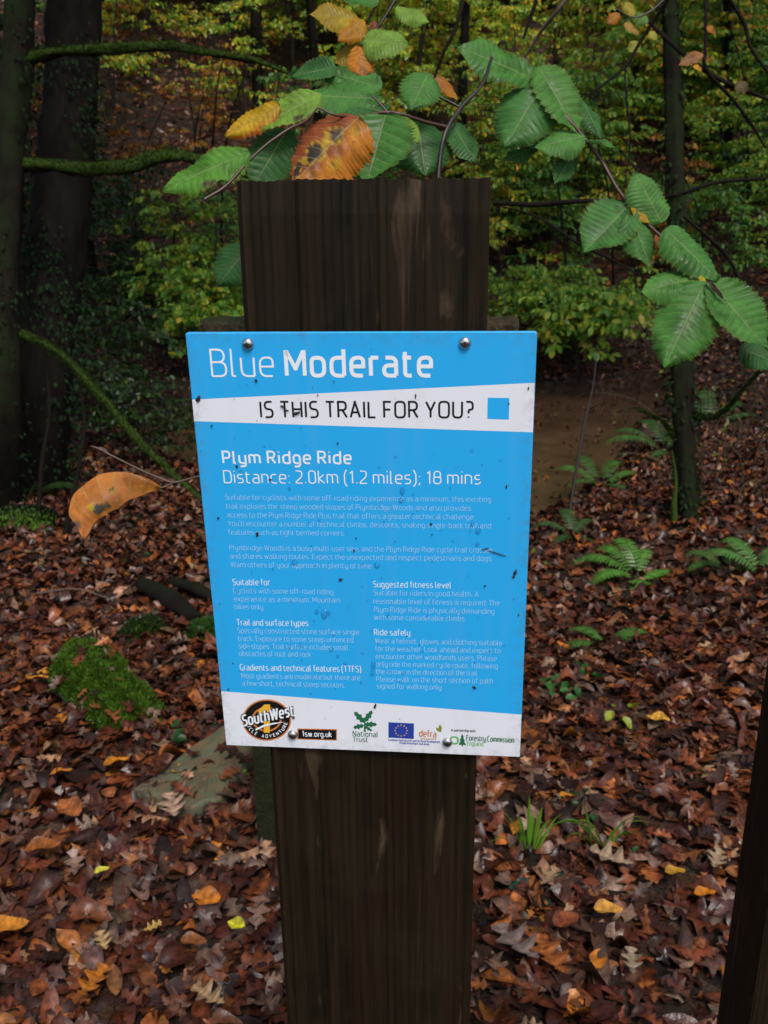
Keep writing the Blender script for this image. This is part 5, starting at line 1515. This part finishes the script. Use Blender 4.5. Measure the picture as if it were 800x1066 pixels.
def twig_part(parent, pts, rads, mat='redtwig', name='twig'):
    o = np.array(parent.location); p = smooth_path([P(*q_) for q_ in pts], 8 * len(pts)) - o
    V, Qd = tube(p, rads, 8, .12, 2); return add(name, mesh_np(name, V, Qd, smooth=True), parent, MAT[mat])


GRN = (.062, .195, .036); DGR = (.036, .130, .030); LGR = (.17, .31, .04)
# --- spray resting over the top of the post
spA = thing('leafy_spray', 'spray of green and autumn leaves hanging over the top of the signed post', 'branch', P(455, 185, .66))
twig_part(spA, [(456, 192, .66), (458, 168, .66), (464, 138, .66), (480, 112, .67), (502, 88, .68), (512, 60, .70)], [.0017, .0016, .0016, .0013, .0012], 'twig', 'stem')
twig_part(spA, [(464, 132, .66), (440, 126, .65), (418, 119, .64), (400, 117, .64), (372, 121, .63), (350, 120, .62), (331, 112, .62)], [.0014, .0012, .0012, .0009, .0007])
twig_part(spA, [(404, 118, .64), (396, 108, .64), (388, 100, .64)], [.0010, .0006])
twig_part(spA, [(331, 112, .62), (318, 126, .62), (300, 135, .62), (276, 152, .615), (257, 170, .61), (236, 193, .605), (213, 208, .60)], [.0006, .0009, .0010, .0009, .0010, .0011])
twig_part(spA, [(412, 0, .69), (398, 22, .69), (384, 40, .69), (376, 56, .68)], [.0012, .0010, .0007], 'twig')
twig_part(spA, [(480, 112, .67), (455, 100, .67), (430, 96, .665), (408, 104, .66)], [.0009, .0007, .0006], 'twig')
L = sprig_leaf
L(spA, 'leaf', (398, 104), (312, 96), 44, .655, .65, (.1, .45), c_green(GRN, s=1), 1, .22, .04)
L(spA, 'leaf', (350, 70), (303, 78), 30, .67, .67, (.2, .5), c_green(DGR, s=2), 2, .2)
L(spA, 'leaf', (404, 117), (340, 102), 44, .645, .66, (.0, .7), c_green(DGR, s=3.3), 33, .15)
L(spA, 'leaf', (334, 98), (264, 134), 34, .63, .62, (-.1, .4), c_green(LGR, s=3, brown=(.45, .7, .12)), 3, .25, .05)
L(spA, 'leaf', (292, 110), (234, 141), 27, .625, .62, (.1, .3), c_two((.50, .30, .012), (.38, .10, .012), 4, 'v', .85), 4, .25, .04, lab='bright yellow leaf with orange edge')
L(spA, 'leaf', (398, 92), (330, 70), 34, .672, .675, (.15, .4), c_green(GRN, s=71), 71, .2)
L(spA, 'leaf', (470, 128), (496, 168), 30, .675, .67, (.3, .3), c_green(DGR, s=72), 72, .2)
L(spA, 'leaf', (412, 8), (448, 22), 24, .69, .685, (.2, .3), c_green(LGR, s=73), 73, .2)
L(spA, 'leaf', (300, 134), (262, 196), 44, .64, .63, (.2, .3), c_green(DGR, s=5), 5, .2)
L(spA, 'leaf', (260, 158), (168, 196), 44, .61, .60, (.0, .35), c_green((0.091, 0.259, 0.030), s=6, amt=.35, brown=(.55, .75, .13)), 6, .22, .05, lab='ragged green leaf with brown holes',
  cut=lambda t, v: (math.hypot((t - .42) * 1.1, (v - .93) * .35) < .07) or (math.hypot((t - .8), (v + .95) * .35) < .05))
L(spA, 'leaf', (402, 119), (382, 190), 70, .63, .62, (-.15, .25), c_green((0.063, 0.194, 0.036), s=7), 7, .22, .03, broad=.72, nveins=8)
L(spA, 'leaf', (414, 118), (437, 148), 22, .64, .64, (.6, .2), c_green(LGR, s=8), 8, .3)
L(spA, 'leaf', (434, 122), (444, 182), 64, .67, .66, (.15, .35), c_green(DGR, s=9), 9, .2, .04)
L(spA, 'leaf', (446, 76), (428, 113), 38, .66, .65, (.1, .3), c_green(GRN, s=10), 10, .25)
L(spA, 'leaf', (395, 2), (352, -8), 34, .70, .70, (0, .5), c_green(GRN, s=11), 11, .2)
L(spA, 'leaf', (379, 42), (426, 45), 38, .68, .67, (.05, .25), c_green((0.182, 0.324, 0.047), s=12), 12, .22, .04, broad=.7)
L(spA, 'leaf', (374, 20), (322, 13), 30, .69, .68, (0, .3), c_two((.36, .25, .02), (.30, .20, .02), 13), 13, .28, .04, lab='mottled yellow leaf')
L(spA, 'leaf', (380, 22), (352, 42), 24, .685, .68, (.1, .3), c_two((.42, .20, .015), (.40, .16, .012), 14), 14, .25, .03, lab='orange-yellow leaf')
L(spA, 'leaf', (379, 47), (348, 66), 26, .69, .69, (.1, .4), c_two((.34, .30, .03), (.30, .22, .02), 15), 15, .2, .03, lab='dull yellow leaf')
L(spA, 'leaf', (374, 48), (379, 90), 26, .68, .675, (.2, .1), c_two((.48, .17, .012), (.10, .05, .03), 16, 't', .66), 16, .3, .03, lab='hanging orange leaf with brown tip')
L(spA, 'leaf', (388, 22), (394, 38), 12, .69, .69, (.3, .1), c_two((.22, .06, .02), (.2, .05, .02), 17), 17, .3, .03, lab='small curled red-brown leaf')
L(spA, 'leaf', (454, 80), (477, 104), 14, .68, .68, (.4, .1), c_two((.38, .13, .015), (.42, .16, .015), 18), 18, .3, .03, lab='small slim orange leaf')
L(spA, 'leaf', (374, 122), (302, 190), 74, .622, .612, (-.1, .2), c_two((.27, .07, .025), (.54, .19, .02), 19, 'v', .60, spot=[(.60, -.20, .13, (.045, .035, .032)), (.32, -.10, .09, (.05, .035, .03)), (.85, -.45, .12, (.05, .038, .035)), (.55, .45, .05, (.05, .035, .03)), (.12, .3, .05, (.05, .03, .03))]),
  19, .12, .06, broad=.62, lab='large rust and orange dying leaf with grey blotches', nveins=8, wav=.03)

# --- sprays on the right
spB = thing('leafy_spray', 'upper spray of large serrated green leaves hanging right of the post', 'branch', P(557, 78, .74))
twig_part(spB, [(548, 60, .75), (553, 74, .74), (558, 82, .74), (572, 100, .735), (590, 122, .73), (604, 138, .73), (613, 150, .73), (628, 170, .73), (640, 192, .725), (651, 208, .72), (657, 220, .72), (672, 232, .715), (686, 244, .71), (700, 262, .705), (716, 280, .70), (735, 290, .70), (752, 306, .70)], [.0012, .0014, .0015, .0015, .0013, .0012, .0009], 'redtwig', 'stem')
twig_part(spB, [(502, 88, .73), (522, 83, .74), (540, 82, .745), (556, 84, .74)], [.0006, .0005], 'twig')
L(spB, 'leaf', (557, 83), (476, 46), 46, .735, .72, (.1, .35), c_green((0.067, 0.205, 0.036), s=21), 21, .22, .03, broad=.85)
L(spB, 'leaf', (562, 92), (526, 152), 62, .73, .72, (-.1, .25), c_green((0.057, 0.184, 0.040), s=22, brown=(.55, .1, .02)), 22, .18, .03, broad=.7, nveins=10)
L(spB, 'leaf', (560, 68), (604, 140), 44, .735, .725, (.25, .3), c_green((0.078, 0.216, 0.040), s=23), 23, .25, .05)
L(spB, 'leaf', (606, 104), (628, 144), 24, .76, .75, (.4, .3), c_green(DGR, s=24), 24, .2)
L(spB, 'leaf', (609, 142), (556, 152), 36, .725, .72, (.0, .5), c_green((0.078, 0.227, 0.043), s=25), 25, .3, .05)
L(spB, 'leaf', (601, 153), (578, 192), 22, .735, .73, (.7, .1), c_green(DGR, s=26), 26, .35, .05)
L(spB, 'leaf', (607, 147), (646, 152), 14, .725, .72, (0, 1.6), c_green(GRN, s=27), 27, .3, .08)
L(spB, 'leaf', (563, 150), (520, 168), 18, .745, .74, (0, .9), c_green(DGR, s=28), 28, .3, .04)
L(spB, 'leaf', (655, 213), (608, 262), 50, .715, .705, (-.15, .25), c_green((0.061, 0.189, 0.040), s=31), 31, .2, .03, broad=.75)
L(spB, 'leaf', (657, 222), (678, 278), 34, .71, .70, (.3, .2), c_green((0.054, 0.167, 0.033), s=32), 32, .28, .04)
L(spB, 'leaf', (689, 232), (662, 178), 46, .715, .71, (.2, .2), c_green((0.085, 0.227, 0.049), s=33), 33, .2, .03)
L(spB, 'leaf', (692, 238), (750, 290), 42, .705, .695, (.1, .45), c_green((0.061, 0.194, 0.036), s=34), 34, .25, .05)
L(spB, 'leaf', (657, 216), (678, 232), 11, .71, .71, (.2, .3), c_two((.50, .33, .015), (.48, .28, .015), 35), 35, .2, lab='narrow yellow leaf')
L(spB, 'leaf', (684, 244), (703, 270), 18, .72, .715, (.2, .1), c_two((.34, .10, .02), (.28, .07, .018), 36), 36, .3, lab='small orange-brown leaf')
L(spB, 'leaf', (732, 288), (668, 302), 42, .70, .695, (.0, .5), c_green((0.078, 0.227, 0.040), s=37), 37, .28, .05)
L(spB, 'leaf', (734, 293), (692, 382), 66, .695, .68, (-.1, .3), c_green((0.067, 0.205, 0.036), s=38, brown=(.40, .86, .05)), 38, .2, .03, broad=.72, nveins=10)
L(spB, 'leaf', (738, 292), (802, 364), 56, .70, .685, (.15, .35), c_green((0.072, 0.216, 0.040), s=39), 39, .25, .04, nveins=10)
L(spB, 'leaf', (770, 362), (812, 378), 34, .72, .71, (.1, .3), c_green(DGR, s=40), 40, .2)
L(spB, 'leaf', (728, 288), (736, 294), 5, .695, .695, (0, .1), c_two((.5, .4, .02), (.5, .4, .02), 41), 41, .2, lab='tiny yellow bud leaf')
L(spB, 'leaf', (735, 291), (757, 313), 4, .69, .69, (.1, .2), c_two((.06, .02, .015), (.05, .02, .015), 42), 42, .5, lab='slender brown bud')

# --- broad leaf beside the left edge of the post
spC = thing('leafy_spray', 'single dim green leaf poking out left of the post above the notice', 'branch', P(262, 250, .70))
twig_part(spC, [(268, 240, .70), (262, 252, .70), (256, 262, .70)], [.0009, .0007], 'twig', 'stem')
L(spC, 'leaf', (262, 254), (226, 296), 44, .70, .69, (.1, .4), c_green(DGR, s=51), 51, .2)

# --- orange leaf on a budded twig left of the notice
spD = thing('budded_twig', 'budded twig with one curled orange leaf, left edge of the notice', 'branch', P(175, 500, .64))
twig_part(spD, [(232, 492, .645), (207, 496, .64), (182, 502, .64), (165, 497, .64), (140, 486, .635), (118, 475, .63), (108, 470, .63)], [.0009, .0008, .0007, .0006], 'paletwig')
for (b0, b1, w) in (((116, 474), (94, 464), .0015), ((112, 470), (103, 466), .0011)):
    twig_part(spD, [(*b0, .63), ((b0[0] + b1[0]) / 2, (b0[1] + b1[1]) / 2 - 1, .63), (*b1, .629)], [.0005, w, .0002], 'redtwig', 'bud')
twig_part(spD, [(182, 502, .64), (176, 505, .638), (168, 508, .636)], [.0006, .0009, .0007], 'redtwig', 'petiole')
# blade: upper rim and folded lower rim, traced then given real curvature
up = np.array([(168, 507), (158, 500), (146, 495), (130, 491.5), (113, 492), (98, 497), (85, 507), (76, 517), (72, 528), (73, 537), (79, 547), (84, 556), (88, 561)])
lo = np.array([(168, 509), (162, 511), (152, 514), (143, 517), (133, 522), (124, 528), (116, 532), (108, 538), (101, 541), (98, 545), (95, 551), (92, 556), (89, 561)])
U_ = smooth_path(up, 50); Lw_ = smooth_path(lo, 50); V, C, UV = [], [], []; m = 15
for i in range(50):
    t = i / 49; d = .636 - .02 * t
    for j in range(m):
        v = j / (m - 1); p = U_[i] * (1 - v) + Lw_[i] * v + np.array([.5 * sin(31 * t) * (1 - v), .5 * sin(27 * t + 2) * (v + .2)])
        wdt = np.linalg.norm(U_[i] - Lw_[i])
        dep = d - .003 * sin(pi * v) * wdt / 40 - .0011 * abs(((t * 10 - v * 1.1) % 1) - .5) - .0012 * sin(9 * t + 4 * v)
        V.append(P(p[0], p[1], dep) - np.array(spD.location)); UV.append((t * 10 - v * 1.1, .15 + v * .8, t))
        k = np.array((.56, .20, .04)) * (1 - .25 * v); k = k * (1 - max(0, t - .7) * 1.5) + np.array((.28, .07, .03)) * max(0, t - .7) * 1.5
        if t < .3: k = k * (.5 + t * 1.6) + np.array((.5, .24, .015)) * (.5 - t * 1.6) * (1 if v > .5 else .2)
        for (cx, cy, r, c_) in ((117, 510, 2.6, (.05, .045, .03)), (103, 530, 6.5, (.05, .045, .035)), (94, 528, 2.5, (.5, .36, .015)), (112, 526, 4, (.06, .045, .035)), (80, 546, 5, (.16, .08, .06))):
            dd = math.hypot(p[0] - cx, (p[1] - cy) * 1.25) + 1.6 * (vn(t * 6, v * 5, cx) - .5)
            rim = max(0, 1 - abs(dd - r - .8) / 1.3) * (.9 if cx == 117 or cy == 528 else 0.15); b_ = min(1, max(0, r - dd + .5))
            k = k * (1 - rim) + np.array((.60, .46, .02)) * rim; k = k * (1 - b_) + np.array(c_) * b_
        C.append(k)
Qd = np.array([(i * m + j, i * m + j + 1, (i + 1) * m + j + 1, (i + 1) * m + j) for i in range(49) for j in range(m - 1)])
lf = add('leaf', mesh_np('leaf', V, Qd, col=np.array(C), uv=np.array(UV), smooth=True), spD, MAT['close']); lf['label'] = 'curled orange leaf with grey spots'

# --- small autumn leaves caught on the far twigs at top right
spE = thing('leafy_spray', 'distant twig with small yellow and orange leaves at the top right', 'branch', P(660, 10, 1.9))
twig_part(spE, [(700, -10, 1.9), (680, 10, 1.9), (660, 18, 1.9), (640, 8, 1.9)], [.003, .002, .001], 'twig', 'stem')
for k, (b, t, w, c) in enumerate((((645, 14), (632, 24), 12, (.42, .16, .02)), ((652, 2), (664, 18), 14, (.40, .32, .03)), ((650, 24), (666, 36), 10, (.38, .22, .04)), ((665, 44), (655, 54), 12, (.30, .30, .03)), ((678, 32), (684, 42), 10, (.38, .36, .04)),
                                  ((672, 15), (662, 26), 14, (.09, .2, .03)), ((736, 28), (746, 36), 8, (.42, .15, .01)), ((732, 56), (706, 68), 12, (.34, .14, .05)), ((722, 68), (731, 74), 7, (.5, .25, .01)), ((770, 84), (776, 98), 16, (.12, .08, .03)))):
    L(spE, 'leaf', b, t, w, 1.9, 1.9, (.2, .3), c_two(c, np.array(c) * .8, k), 60 + k, .25, .04)

# ------------------------------------------------------------------ light
w = bpy.data.worlds.new('World'); SC.world = w; w.use_nodes = True
nt = w.node_tree; bg = nt.nodes['Background']; sky = nt.nodes.new('ShaderNodeTexSky'); sky.sky_type = 'NISHITA'; sky.sun_disc = False
SUN_EL, SUN_AZ = 57, 163     # azimuth clockwise from +Y
sky.sun_elevation = radians(SUN_EL); sky.sun_rotation = radians(SUN_AZ); sky.air_density = 1.2; sky.dust_density = 4.0; sky.ozone_density = 1.0
nt.links.new(sky.outputs[0], bg.inputs[0]); bg.inputs[1].default_value = .125
sl = bpy.data.lights.new('sun', 'SUN'); sl.energy = 1.9; sl.angle = radians(18); sl.color = (1, .98, .96)
so = bpy.data.objects.new('sun', sl); COL.objects.link(so)
dirs = Vector((sin(radians(SUN_AZ)) * cos(radians(SUN_EL)), cos(radians(SUN_AZ)) * cos(radians(SUN_EL)), sin(radians(SUN_EL))))
so.rotation_euler = dirs.to_track_quat('Z', 'Y').to_euler()

vs = SC.view_settings; vs.view_transform = 'Standard'; vs.look = 'None'; vs.gamma = 1; vs.use_curve_mapping = False; vs.exposure = 0.28
SC.render.engine = 'CYCLES'; SC.cycles.max_bounces = 6; SC.cycles.transparent_max_bounces = 4; SC.cycles.use_denoising = True
